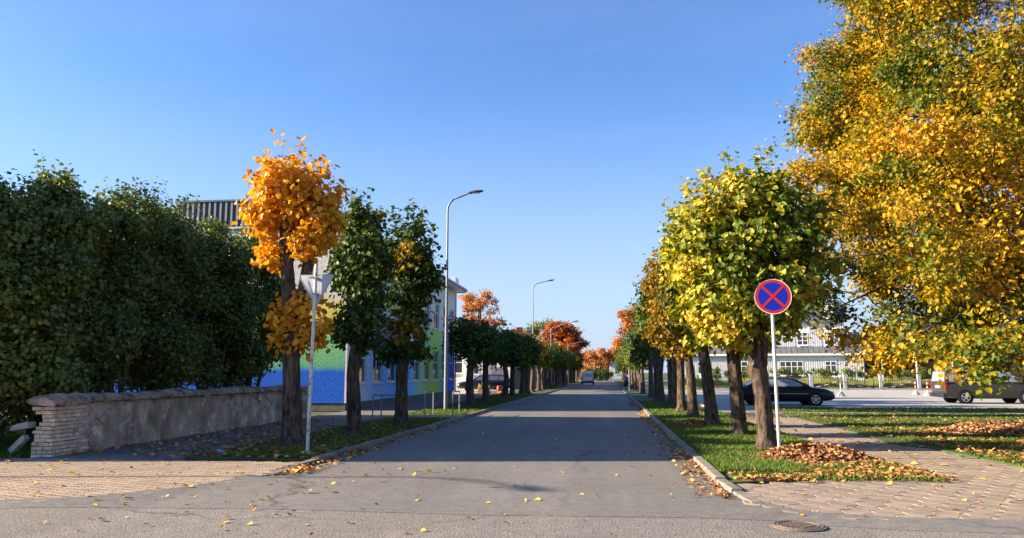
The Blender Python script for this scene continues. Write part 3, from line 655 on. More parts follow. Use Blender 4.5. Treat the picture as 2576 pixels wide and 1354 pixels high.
# right row
RG = 'pollarded limes along the right kerb'
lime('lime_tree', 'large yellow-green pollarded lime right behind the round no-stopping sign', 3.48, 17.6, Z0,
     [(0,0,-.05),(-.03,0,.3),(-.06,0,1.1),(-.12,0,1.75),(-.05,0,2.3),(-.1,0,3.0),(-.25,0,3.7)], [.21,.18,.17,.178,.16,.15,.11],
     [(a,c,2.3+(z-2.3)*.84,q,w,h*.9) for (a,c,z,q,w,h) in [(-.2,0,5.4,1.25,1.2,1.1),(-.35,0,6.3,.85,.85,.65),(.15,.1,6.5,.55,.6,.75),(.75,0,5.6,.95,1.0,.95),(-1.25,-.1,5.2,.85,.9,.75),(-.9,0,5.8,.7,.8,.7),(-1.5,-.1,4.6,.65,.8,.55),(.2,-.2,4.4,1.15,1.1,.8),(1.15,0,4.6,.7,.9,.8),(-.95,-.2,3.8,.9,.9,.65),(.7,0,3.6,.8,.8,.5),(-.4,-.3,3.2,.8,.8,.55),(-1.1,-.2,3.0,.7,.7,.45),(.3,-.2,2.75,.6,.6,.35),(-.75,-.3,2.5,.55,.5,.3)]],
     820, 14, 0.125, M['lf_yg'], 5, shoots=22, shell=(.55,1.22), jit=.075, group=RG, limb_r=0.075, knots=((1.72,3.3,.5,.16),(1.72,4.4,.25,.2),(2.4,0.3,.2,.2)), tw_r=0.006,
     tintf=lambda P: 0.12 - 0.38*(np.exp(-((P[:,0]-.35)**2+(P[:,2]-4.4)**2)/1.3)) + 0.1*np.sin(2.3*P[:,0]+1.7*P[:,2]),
     stems=[([(-.08,0,2.5),(-.5,-.1,3.1),(-.9,-.2,3.7)],[.13,.11,.07]),([(-.05,0,2.6),(.3,.05,3.4),(.6,.05,4.2)],[.12,.1,.06])])
lime('lime_tree', 'yellow pollarded lime, second tree of the right kerb row', 3.47, 21.1, Z0,
     [(0,0,-.05),(0,0,.3),(-.05,0,1.4),(-.1,0,2.4),(-.1,0,3.5)], [.21,.185,.17,.165,.12],
     [(-.6,0,5.4,1.1,1.1,1.0),(.3,0,5.2,1.0,1.0,1.0),(-1.1,-.1,4.5,.85,.9,.75),(-.2,0,4.1,1.1,1.0,.8),(-.9,-.2,3.4,.85,.8,.6),(.5,0,3.4,.8,.8,.55),(-.3,-.3,2.7,.75,.7,.4),(-1.0,-.2,2.6,.55,.5,.35),(.4,-.2,2.4,.5,.5,.3)],
     600, 13, 0.125, M['lf_yg'], 6, shoots=24, shell=(.55,1.25), jit=.075, group=RG, tintf=lambda P: 0.12+0*P[:,0], limb_r=0.07)
lime('lime_tree', 'green-topped pollarded lime, third tree of the right kerb row', 3.33, 25.3, Z0,
     [(0,0,-.05),(0,0,.3),(-.1,0,1.6),(-.25,0,2.7),(-.3,0,3.8)], [.22,.19,.175,.165,.11],
     [(-.5,0,5.3,1.0,1.0,.9),(-.2,0,6.0,.7,.7,.6),(.3,0,5.0,.9,.9,.9),(-.8,0,4.3,.8,.8,.7),(0,0,3.9,1.0,.9,.7),(-.7,0,3.3,.7,.7,.5),(.4,0,3.2,.6,.6,.5)],
     540, 12, 0.125, M['lf_mixed'], 7, shoots=24, shell=(.55,1.25), jit=.075, group=RG, limb_r=0.06)
lime('lime_tree', 'brownish-gold pollarded lime, fourth tree of the right kerb row', 3.29, 30.2, Z0,
     [(0,0,-.05),(0,0,.3),(-.05,0,1.6),(-.15,0,2.5),(-.2,0,3.6)], [.21,.18,.165,.155,.11],
     [(-.6,0,5.6,.95,1.0,.9),(-.9,0,4.7,.8,.8,.8),(.2,0,5.0,.9,.9,.9),(-.3,0,4.0,1.1,1.0,.8),(-.9,0,3.3,.8,.8,.6),(.3,0,3.1,.8,.8,.6),(-.5,-.1,2.5,.8,.7,.4)],
     540, 12, 0.13, M['lf_brown'], 8, shoots=20, shell=(.55,1.25), jit=.075, group=RG, limb_r=0.06)
protoR = [row_proto('lime_tree', 'x', M['lf_green'], 31, 1.25, 6.6, group=RG, n_tw=520), row_proto('lime_tree', 'x', M['lf_mixed'], 32, 1.2, 6.2, group=RG, n_tw=480), row_proto('lime_tree', 'x', M['lf_brown'], 33, 1.25, 6.8, group=RG, n_tw=480), row_proto('lime_tree', 'x', M['lf_yg'], 34, 1.1, 5.2, group=RG, n_tw=420, tintf=lambda P: -.25+0*P[:,0])]
rightY = [(33.8,2),(36.0,0),(39.7,0),(43.8,1),(46.6,0),(52.3,0),(62.5,3),(66.5,3),(72.5,0),(77,3),(81.5,1),(86,0),(90.5,3),(95,1),(100,0),(106,3),(112,0),(119,1),(127,3),(136,0)]
usedR = [False]*4
for i, (y, k) in enumerate(rightY):
    kind = ['dark green', 'green and gold', 'brown-gold', 'light green'][k]
    lab = f'{kind} pollarded lime, {ORD[i+4]} tree of the right kerb row'
    p = protoR[k]; loc = (max(3.54-0.016*(y-18), 3.0)+rl.uniform(-.1,.15), y, Z0); rz = rl.uniform(0,6.28); s = rl.uniform(.93,1.05)
    h = 1.0 if y < 60 else 0.82
    sc = (s*(1 if y<60 else .9), s*(1 if y<60 else .9), h*rl.uniform(.94,1.05))
    if not usedR[k]:
        p.location = loc; p.rotation_euler = (0,0,rz); p.scale = sc; p['label'] = lab; usedR[k] = True
    else: copy_tree(p, loc, rz, sc, lab)

# big yellow lime on the right
def big_yellow():
    x0, y0 = 14.2, 22.0
    rg = np.random.default_rng(77)
    root = empty('lime_tree', (x0,y0,0.06)); tag(root, 'tall spreading lime in full yellow leaf over the right lawn', 'tree')
    link('trunk', trunk_mesh(rg, [(0,0,-.1),(0,0,.5),(.05,0,2),(-.05,.1,4.5),(0,.1,8),(0,0,13)], [.55,.46,.40,.36,.26,.1], M['bark'], n=20), root)
    ce = np.array([0,0,9.0]); ra = np.array([8.3,8.0,8.0])
    blobs = []
    tries = 0
    while sum(1 for q_ in blobs if q_[6]) < 320 and tries < 60000:
        tries += 1
        d = rg.normal(size=3); d /= np.linalg.norm(d); r = rg.uniform(.55,1.0)**0.6
        c = ce + d*ra*r
        if c[2] < 2.4 + 0.5*max(0, (4.0-abs(c[0]))): continue
        wpx, wpy = pix((c[0]+x0, c[1]+y0, c[2]+0.06))
        seen = wpx < 2720 and wpy > -160
        if not seen and rg.uniform() > 0.32: continue
        if c[1] > 3.0 and rg.uniform() > 0.35: continue
        q = rg.uniform(.62,1.05)
        blobs.append((c[0],c[1],c[2],q*1.15,q*1.15,q*0.62, seen))
    # low hanging boughs
    for (px, py, Y, q) in [(2190,905,17,.55),(2120,850,18,.5),(2260,880,15,.6),(2330,875,14,.55),(2420,880,13.6,.55),(2450,905,13.2,.45),(2520,895,13.2,.5),(2580,895,13.2,.5),(2370,860,15,.6),(2500,870,14,.6),(2560,850,14,.6),(2300,820,16,.6),(2060,780,19,.45),(2080,830,19,.4),(2130,800,18,.5),(2220,840,17,.5),(2470,945,12.7,.26),(2415,940,12.9,.26),(2550,955,12.6,.26),(2030,640,19.5,.45),(2030,560,19.5,.5),(2040,700,19.5,.4)]:
        p = at(px, py, Y); blobs.append((p[0]-x0,p[1]-y0,p[2]-.06,q*1.3,q*1.2,q*.55,True))
    for k in range(190):
        px, py = rg.uniform(1995,2600), rg.uniform(180,900)
        if (py < 420 and px < 2120) or py > 770 + (px-1995)*.35 or (2190 < px < 2300 and 690 < py < 800): continue
        p = at(px, py, rg.uniform(15.5,23) if px > 2200 else rg.uniform(20,23.5)); q = rg.uniform(.45,.8)
        blobs.append((p[0]-x0,p[1]-y0,p[2]-.06,q*1.2,q*1.1,q*.6,True))
    bl_s = [b_ for b_ in blobs if b_[6]]; bl_h = [b_ for b_ in blobs if not b_[6]]
    # primary limbs with nodes; every clump hangs on the nearest node
    nodes_ = []
    for k in range(15):
        a = (2.3 + 3.0*k/15 + rg.uniform(-.15,.15)) if k < 11 else rg.uniform(-1.0,2.2); zb = rg.uniform(2.6,9.5) if k % 3 else rg.uniform(2.4,4.2); rr = rg.uniform(5.0,7.4)
        pts = []; z = zb; wob = rg.uniform(-.5,.5)
        for q in range(8):
            t = q/7; z = zb + 2.6*math.sin(t*1.7) - 1.6*t*t*(1 if zb < 5 else .2); aa = a+wob*t
            pts.append((rr*t*math.cos(aa)+rg.uniform(-.12,.12), rr*t*math.sin(aa)+rg.uniform(-.12,.12), z))
        bm_ = MB(); bm_.tube(pts, [.12*(1-.8*q/7) for q in range(8)], 8); link('bough', bm_.mesh('bough', M['bark'], (0,0,0), True), root)
        nodes_ += [Vector(q) for q in pts[2:]]
        for q in range(2,7):
            e = Vector(pts[q]) + Vector((rg.uniform(-1.4,1.4), rg.uniform(-1.4,1.4), rg.uniform(-.3,.9))); bm_ = MB(); bm_.tube([pts[q], Vector(pts[q]).lerp(e,.5)+Vector((0,0,.15)), e], [.045,.035,.02], 6); link('bough', bm_.mesh('bough', M['twig'], (0,0,0), True), root); nodes_.append(e)
    for pts in ([(2700,640,18.5),(2600,770,16.0),(2500,850,14.3),(2420,915,13.3)],[(2720,600,20),(2500,740,17.5),(2330,830,15.5),(2200,880,16.5)],[(2720,820,15.5),(2620,880,13.9),(2540,920,13.1),(2470,940,12.8)],[(2600,500,21.5),(2350,650,20.5),(2180,740,20),(2070,790,19.5)],[(2650,420,20),(2400,560,19),(2200,640,19.5),(2050,650,20.5)]):
        w_ = [Vector(at(*q)) - Vector((x0,y0,.06)) for q in pts]; w_ = [Vector((0,0,w_[0].z-.8))] + w_
        bm_ = MB(); bm_.tube(w_, [.10,.06,.045,.03,.012], 7); link('bough', bm_.mesh('bough', M['twig'], (0,0,0), True), root)
        for i_ in range(1,4): nodes_ += [w_[i_], w_[i_].lerp(w_[i_+1],.5)]
        nodes_.append(w_[4])
    for q in range(8): nodes_.append(Vector((rg.uniform(-.3,.3), rg.uniform(-.3,.3), 7+q*1.0)))
    bm_ = MB()
    for b_ in blobs:
        p1 = Vector(b_[:3]); h = min(nodes_, key=lambda q: (q-p1).length + (0.8 if q.z > p1.z+.5 else 0)); ln = (p1-h).length; h = p1.lerp(h, min(1.0, 1.5/ln)); ln = min(ln, 1.5)
        m1 = h.lerp(p1,.35) + Vector((rg.uniform(-.15,.15), rg.uniform(-.15,.15), .08*ln)); m2 = h.lerp(p1,.7) + Vector((rg.uniform(-.12,.12), rg.uniform(-.12,.12), .1*ln))
        bm_.tube([h, m1, m2, p1], [.019,.015,.011,.006], 4)
        for q in range(3):
            d_ = Vector((rg.normal(),rg.normal(),rg.normal()*.4)).normalized()*b_[3]*.9; bm_.tube([m2, p1*.5+m2*.5+d_*.45, p1+d_], [.008,.006,.003], 4)
    link('branches', bm_.mesh('branches', M['twig'], (0,0,0), True), root)['kind'] = 'stuff'
    for nm, bl, ntw, per, size, quad in (('crown', bl_s, 14000, 13, 0.088, False), ('far_crown', bl_h, 2600, 9, 0.17, True)):
        if not bl: continue
        base, tip, idx, d = twigs_in(rg, bl, ntw, 0.1, shell=(.5,1.12))
        if nm == 'crown': link('twigs', twig_mesh('twigs', base, tip, .006, M['twig']), root)['kind'] = 'stuff'
        P, Nn, T, s = leaves_on(rg, base, tip, d, per, size, t0=.15, jit=.12, outw=.5)
        bt = (rg.uniform(-.48,.3,size=len(bl)) + .12*np.sin(np.array([1.1*b_[0]+.8*b_[2] for b_ in bl])))[idx]
        tint = 0.5 + np.repeat(bt + rg.uniform(-.15,.15,size=len(base)), per) + rg.uniform(-.22,.22,size=len(P)) + 0.12*np.sin(.9*P[:,2]+.6*P[:,0])
        link('crown', leaf_mesh('crown', P, Nn, T, s, np.clip(tint,0,1), M['lf_yellow'], quad), root)['kind'] = 'stuff'
    return root
big_yellow()

# dark trees behind the old wall
HG = 'dark green trees behind the old wall'
hed = [(-190,425,15.6,2.3,'bushy dark green tree left of the broken wall end, outside the paving'),(-15,440,15.7,2.2,'bushy dark green tree at the left edge behind the broken wall end'),(140,418,17.2,2.3,'tallest bushy dark green tree behind the broken end of the wall'),(305,455,19.8,2.0,'bushy dark green tree behind the plastered part of the wall'),(420,500,22.0,1.8,'rounded dark green tree behind the middle of the wall'),(535,545,24.5,1.9,'lower dark green tree behind the far half of the wall'),(640,562,27.0,1.9,'last dark green tree behind the wall, beside the orange lime')]
for i, (px, py, Y, rr, lab) in enumerate(hed):
    p = at(px, py, Y); xx = min(p[0], -11.4-rr*0.58); h = p[2]
    rg_ = random.Random(50+i); bl = []
    for k in range(34):
        a = rg_.uniform(0,6.28); q = rg_.uniform(.2,.8); z = rg_.uniform(.22,.88)
        wv = math.sin(math.pi*min(1,(z*0.8+.22)))**.5
        bl.append((q*rr*math.cos(a)*wv, q*rr*math.sin(a)*wv*1.0, z*h, rg_.uniform(.55,.9), rg_.uniform(.55,.9), rg_.uniform(.5,.8)))
    bl.append((0,0,h-.6,.8,.8,.55)); bl.append((.7,-.3,h-1.3,.9,.9,.6))
    st = [([(0.1,0,.1),(.3*math.cos(k*2.1)+.1,.3*math.sin(k*2.1),1.2),(.7*math.cos(k*2.1),.7*math.sin(k*2.1),2.6)],[.08,.07,.04]) for k in range(3)]
    lime('bushy_tree', lab, xx, Y, 0, [(0,0,-.05),(0,0,.4),(.05,0,1.4),(0,0,h*.6)], [.17,.15,.12,.05], bl, 2500, 13, 0.118, M['lf_hedge'], 60+i, group=None, stems=st, limb_r=.03, bark=M['bark_grey'], limbs=True, tw_r=.005, shell=(.45,1.08), jit=.1, droop=.55, ntrunk=10, shoots=5, quad=True,
         tintf=lambda P: -0.05 + 0.1*np.sin(1.7*P[:,1]+1.3*P[:,2]))

lime('laurel_bush', 'low dark bush filling the gap left of the broken wall end', -13.6, 16.2, 0, [(0,0,-.05),(0,0,.3),(.05,0,.8),(0,0,1.6)], [.06,.05,.04,.02],
     [(0,0,1.6,.8,.8,.7),(-.7,-.2,1.2,.7,.7,.6),(.6,0,1.1,.6,.7,.55),(-1.2,.1,1.5,.7,.7,.7),(-.2,-.3,.6,.8,.6,.4),(-1.4,-.2,.6,.7,.6,.4),(.3,.2,2.3,.7,.7,.5)], 520, 12, .095, M['lf_hedge'], 88, cat='bush', limb_r=.02, bark=M['bark_grey'], tw_r=.005, ntrunk=8, shell=(.45,1.08))
# distant trees
def far_tree(name, label, px, py_top, Y, rx, rz, lm, seed, n=480, per=9, size=0.3, z0=0.0, open_=False, group=None, dx=0, bark=None):
    p = at(px, py_top, Y); h = p[2]; r = random.Random(seed); bl = []
    cz = h - rz
    for k in range(34 if not open_ else 26):
        a = r.uniform(0,6.28); u = r.uniform(-.75,.92); q = math.sqrt(max(0.05,1-u*u))*r.uniform(.45,.88)
        s_ = r.uniform(.2,.33)*rx if not open_ else r.uniform(.2,.34)*rx
        bl.append((q*rx*math.cos(a), q*rx*math.sin(a), cz+u*rz*.82, s_*1.2, s_*1.2, s_*.75))
    st = []
    for k in range(5):
        a = r.uniform(0,6.28); st.append(([(0,0,max(1.2,cz-rz*.8)),(rx*.3*math.cos(a),rx*.3*math.sin(a),cz-rz*.2),(rx*.55*math.cos(a),rx*.55*math.sin(a),cz+rz*.4)],[.16,.11,.05]))
    return lime(name, label, p[0]+dx, Y, z0, [(0,0,-.1),(0,0,.5),(.05,0,max(1,cz-rz)),(0,0,cz)], [.34,.28,.24,.12], bl, n, per, size, lm, seed, quad=True, group=group, stems=st, limb_r=.05, tw_r=.012, jit=.16, droop=.4, ntrunk=10, shell=(.5,1.1), bark=bark or M['bark_grey'])
far_tree('maple_tree', 'open orange tree rising behind the white house with the red roof', 1204, 714, 104, 3.3, 4.6, M['lf_copper'], 101, n=620, per=9, size=.26, open_=True)
far_tree('maple_tree', 'huge rust-red rounded tree over the left side of the street', 1415, 797, 128, 4.3, 4.9, M['lf_red'], 102, n=1900, per=9, size=.32, dx=-.1)
far_tree('birch_tree', 'olive green tree peeping over the rust-red rounded tree', 1372, 795, 150, 4.6, 4.4, M['lf_olive'], 103, n=420, size=.34)
far_tree('maple_tree', 'small orange tree behind the chimneys of the dark-roofed house', 1310, 822, 135, 2.3, 3.0, M['lf_copper'], 104, n=260, size=.32)
far_tree('maple_tree', 'orange treetop left of the two at the far end of the street', 1500, 873, 205, 4.4, 4.2, M['lf_copper'], 105, n=1000, size=.42)
far_tree('maple_tree', 'orange treetop straight above the far end of the street', 1546, 867, 215, 4.2, 4.4, M['lf_copper'], 106, n=900, size=.42)
far_tree('maple_tree', 'tall orange tree rising behind the right kerb row', 1584, 755, 120, 3.0, 5.6, M['lf_copper'], 107, n=900, size=.3)
far_tree('maple_tree', 'rusty brown tree behind the parking lot fence, near the white building corner', 2230, 800, 96, 4.2, 4.0, M['lf_red'], 108, n=480, size=.34)
far_tree('maple_tree', 'copper tree behind the parking lot fence, above the grey van', 2420, 790, 100, 4.2, 4.2, M['lf_red'], 109, n=420, size=.36)
for k, (px, pt, Y) in enumerate([(1484,925,158),(1503,931,162),(1522,927,165),(1440,918,150)]):
    far_tree('small_round_tree', ['small round dark green tree left at the end of the street','smallest round green tree in the middle of the street end','small round green tree right at the end of the street','small green tree beside the parked white van'][k], px, pt, Y, 1.6, 1.4, M['lf_green'], 120+k, n=170, size=.26)

# ---------------------------------------------------------------- old wall
rw = random.Random(5)
wall = empty('old_wall', (-11.2, 14.7, 0)); tag(wall, 'crumbling rendered garden wall with exposed pale bricks at its broken end', 'wall')
WX0, WX1, WY0, WY1, WZ = -11.42, -10.98, 14.62, 27.4, 1.06
def wall_panel():
    # rendered street face as a relief: a ragged edge where the render has fallen off near the end
    rg = np.random.default_rng(9); ny, nz = 150, 22
    ys = np.linspace(15.15, WY1, ny); zs = np.linspace(0.0, WZ, nz)
    V = []; 
    for i, y in enumerate(ys):
        for j, z in enumerate(zs):
            dep = 0.008*math.sin(2.1*y+3*z)+0.006*math.sin(5.3*y-2*z)+rg.normal()*.002
            V.append((WX1+dep-0.02, y, z))
    V = np.array(V); f = []
    def gone(y, z):
        e = 15.75 + 0.55*max(0,(z-.15)) + .12*math.sin(9*z)+.08*math.sin(17*z+1)
        if z > .68: e += 1.0*(z-.68)/.35
        q = ((y-22.8)/1.3)**2+((z-.82)/.24)**2
        q2 = ((y-24.6)/.55)**2+((z-.7)/.2)**2
        return y < e or q + .5*math.sin(7*y)*math.sin(11*z) < .8 or q2+.4*math.sin(9*y)*math.sin(13*z) < .6
    for i in range(ny-1):
        for j in range(nz-1):
            if not gone((ys[i]+ys[i+1])/2, (zs[j]+zs[j+1])/2):
                a = i*nz+j; f.append((a,a+nz,a+nz+1,a+1))
    f = np.array(f); n0 = len(V)
    back = V.copy(); back[:,0] -= 0.035
    from collections import Counter
    ed = Counter()
    for q in f:
        for k in range(4):
            e = (q[k], q[(k+1)%4]); ed[tuple(sorted(e))] += 1
    rim = []
    for q in f:
        for k in range(4):
            a, c = q[k], q[(k+1)%4]
            if ed[tuple(sorted((a,c)))] == 1: rim.append((c, a, a+n0, c+n0))
    allV = np.concatenate([V, back]); allV = allV - np.array(wall.location)
    me = npmesh('render_coat', allV, [f, np.array(rim)], M['render']); link('render_coat', me, wall)
wall_panel()
b = MB(); b.box(WX0+.02, WX1-.05, 15.3, WY1, 0, WZ); b.build('wall_core', M['render_bare'], wall)
# rubble pieces in the gap between bricks and render
for k in range(46):
    y = rw.uniform(15.2,16.55); z = rw.uniform(.02,1.0)
    if y > 15.75+.55*z+.25+(.9*(z-.68)/.35 if z>.68 else 0): continue
    bb = MB(); q = rw.uniform(.05,.13); Mx = Matrix.Rotation(rw.uniform(0,3),3,'X') @ Matrix.Rotation(rw.uniform(-.3,.3),3,'Z')
    bb.obox((WX1-.045,y,z), rw.uniform(.04,.075), q, q*rw.uniform(.6,1.2), Mx, jit=.018, rnd=rw); bb.build('rubble_stone', M['render_bare'], wall)
# exposed bricks of the broken end: end face and first stretch of the street face
for k in range(13):
    z = 0.04 + k*0.078
    back_ = (0.0,.0,.0,.0,.02,.02,.0,.03,.07,.1,.09,.02,-.02)[k]
    # end face (towards the camera)
    x = WX0 + back_*1.6 + (0.0 if k % 2 else 0.0)
    first = True
    while x < WX1-.03:
        L_ = (.12 if (k % 2 and first) else .25); L_ = min(L_, WX1-x); first = False
        if L_ > .05:
            bb = MB(); bb.obox((x+L_/2, WY0+.06+back_*.5+rw.uniform(-.012,.012), z), L_-.014, .12, .064, Matrix.Rotation(rw.uniform(-.03,.03),3,'Y'), jit=.005, rnd=rw); bb.build('brick', M['brick_old'], wall)
        x += L_
    y = WY0+.125+back_*.5
    first = True
    while y < 15.5:
        L_ = .12 if (k % 2 == 0 and first) else .25; first = False
        bb = MB(); bb.obox((WX1-.06+rw.uniform(-.012,.006), y+L_/2, z), .12, L_-.014, .064, Matrix.Rotation(rw.uniform(-.03,.03),3,'X'), jit=.005, rnd=rw); bb.build('brick', M['brick_old'], wall)
        y += L_
b = MB(); b.box(WX0+.13, WX1-.1, WY0+.2, 15.35, 0, 1.05); b.build('wall_core', M['render_bare'], wall)
# cap
def cap():
    rg = np.random.default_rng(3); ny = 90; prof = [(-.30,0),(-.31,.09),(-.24,.15),(0,.19),(.2,.16),(.30,.11),(.31,.03),(.26,0)]
    V = []; xm = (WX0+WX1)/2
    for i in range(ny):
        y = 14.5 + (WY1+.1-14.5)*i/(ny-1); near = math.exp(-(y-14.5)/1.2)
        for (a, h) in prof:
            V.append((xm+a*(1-.08*near)+rg.normal()*.010*(1+3*near), y+rg.normal()*.01, WZ-.0+h*(1+.1*math.sin(y*1.7))+rg.normal()*.009*(1+3*near)-.02*near-.05*max(0,math.sin(y*3.7+1)*math.sin(y*1.3)-.55)))
    n = len(prof); f = [(i*n+k, i*n+(k+1)%n, (i+1)*n+(k+1)%n, (i+1)*n+k) for i in range(ny-1) for k in range(n)]
    ends = np.array([tuple(range(n-1,-1,-1)), tuple(range((ny-1)*n, ny*n))])
    link('cap', npmesh('cap', np.array(V)-np.array(wall.location), [np.array(f), ends], M['cap']), wall)
cap()
b = MB(); b.box(-11.5,-10.9,WY1+.02,WY1+.55,0,1.02); b.build('end_pillar', M['render'], wall)
b = MB(); b.box(-11.56,-10.84,WY1-.04+.15,WY1+.62,1.02,1.2); b.build('pillar_cap', M['cap'], wall)
# two loose stones leaning out of the broken end
bb = MB(); bb.obox((-11.62,14.62,.62), .36,.2,.13, Matrix.Rotation(-.12,3,'Y'), jit=.03, rnd=rw); tag(bb.build('loose_stone', M['stone']), 'pale loose stone jutting from the upper part of the broken wall end', 'stone')
bb = MB(); bb.obox((-11.66,14.58,.28), .42,.12,.11, Matrix.Rotation(-.75,3,'Y'), jit=.01, rnd=rw); tag(bb.build('loose_stone', M['stone']), 'slanted grey slab leaning against the foot of the broken wall', 'stone')

# ---------------------------------------------------------------- signs
def sign_round():
    x, y = 3.37, 15.95; o = empty('no_stopping_sign', (x,y,0.05)); tag(o, 'round blue no-stopping sign with red cross on a leaning steel pole', 'sign')
    b = MB(); lean = 0.0
    b.tube([(x,y,0.05),(x-.012,y,1.4),(x-.02,y,2.94)], .032, 14); b.build('pole', M['polewhite'], o, True, 40)
    R_ = .345; cz = 3.2; cx = x-.005; a = math.radians(-6)
    Mx = Matrix.Rotation(a,3,'Z')
    def disc(r0, r1, y0, y1, n=56):
        b = MB(); b.lathe([(r0,y0),(r1,y0),(r1,y1),(r0,y1)], n, (0,0,0), 'y', cap=False)
        b.v = [tuple(Mx @ Vector(p) + Vector((cx,y-.05,cz))) for p in b.v]; return b
    b = MB(); b.lathe([(R_,-.0),(R_+.006,-.004),(R_+.006,.036),(R_-.01,.04)], 64, (0,0,0), 'y'); b.v = [tuple(Mx @ Vector(p)+Vector((cx,y-.05,cz))) for p in b.v]; plate = b.build('plate', M['signwhite'], o, False)
    disc(.285,R_-.008,-.004,-.001).build('red_ring', M['signred'], plate)
    b = MB(); b.lathe([(.283,-.003),(.283,-.0015)], 56, (0,0,0), 'y'); b.v = [tuple(Mx @ Vector(p)+Vector((cx,y-.05,cz))) for p in b.v]; b.build('blue_field', M['signblue'], plate)
    for s_, yy in ((1,-.0052),(-1,-.0066)):
        b = MB(); b.obox((0,0,0), .578,.0016,.052, Matrix.Rotation(s_*math.pi/4,3,'Y')); b.v = [tuple(Mx @ (Vector(p)+Vector((0,yy,0)))+Vector((cx,y-.05,cz))) for p in b.v]; b.build('red_bar', M['signred'], plate)
    for zz in (-.12,.12):
        b = MB(); b.box(cx-.05,cx+.05,y-.012,y+.036,cz+zz-.015,cz+zz+.015); b.build('bracket', M['galv'], o)
sign_round()
def sign_giveway():
    x, y = -6.1, 15.72; o = empty('give_way_sign', (x,y,0.05)); tag(o, 'grey back of a triangular give-way sign on a rusty pole by the orange lime', 'sign')
    b = MB(); b.tube([(x,y,.05),(x+.03,y,2.0),(x+.06,y,3.98)], .036, 12); b.build('pole', M['polerust'], o, True, 40)
    cz = 3.52; cx = x+.05; s_ = .39; ht = .68
    def tri(sc, y0, y1):
        pts = []
        cor = [(-s_,.235),(s_,.235),(0,-ht+.235)]
        for i, (a, c) in enumerate(cor):
            pv = cor[i-1]; nx = cor[(i+1)%3]; r = .09
            for (q, w) in ((pv,0),(None,0),(nx,0)):
                if q is None: pts.append((a*(.965), c*.965-.0)); continue
                dx, dz = q[0]-a, q[1]-c; l = math.hypot(dx,dz); pts.append((a+dx/l*r, c+dz/l*r))
        n = len(pts); b = MB()
        rt = math.radians(4); 
        v = []
        for yy in (y0,y1):
            for (a, c) in pts: v.append(Matrix.Rotation(math.radians(-6),3,'Z') @ Vector((a*sc, yy, c*sc)) + Vector((cx,y+.07,cz)))
        return b.add(v, [tuple(range(n)), tuple(range(2*n-1,n-1,-1))]+[(i,n+i,n+(i+1)%n,(i+1)%n) for i in range(n)])
    pl = tri(1.0,-.004,.004).build('plate', M['signback'], o)
    tri(1.02,.004,.012).build('front_face', M['signwhite'], pl)
    # folded rim
    for (p, q) in (((-.33,.235),(.33,.235)),((.36,.17),(.035,-.40)),((-.36,.17),(-.035,-.40))):
        b = MB(); b.tube([(cx+p[0],y+.06,cz+p[1]),(cx+q[0],y+.06,cz+q[1])], .007, 5); b.build('rim', M['signback'], pl)
    for zz, w in ((.16,.16),(-.18,.09)):
        b = MB(); b.box(cx-.045,cx+.045,y-.042,y+.06,cz+zz-.02,cz+zz+.02); b.build('clamp', M['galv'], o)
    for zz in (1.35,1.7,3.0,3.3):
        b = MB(); b.lathe([(.043,-.012),(.043,.012)], 12, (x+.012*zz+.006,y,zz)); b.build('band', M['polerust'], o)
sign_giveway()
def small_pole(px, py, H_, label, name='sign_post', arm=None):
    d = CF + (px-CXP)/FPX*CR - (py-CYP)/FPX*CU; t = -(HC-.05)/d[2]; p = np.array([0,0,HC])+d*t
    o = empty(name, (p[0],p[1],.05)); tag(o, label, 'sign post')
    b = MB(); b.tube([(p[0],p[1],.05),(p[0],p[1],H_)], .035, 8); b.build('pole', M['polewhite'], o)
    b = MB(); b.box(p[0]-.012,p[0]+.012,p[1]-.28,p[1]+.28,H_-.6,H_-.02); b.build('plate', M['signback'], o)
small_pole(1583,984,3.3,'thin pole with an edge-on sign plate on the right verge')
small_pole(1429,971,3.0,'short pale sign pole standing between the far trees of the left row')

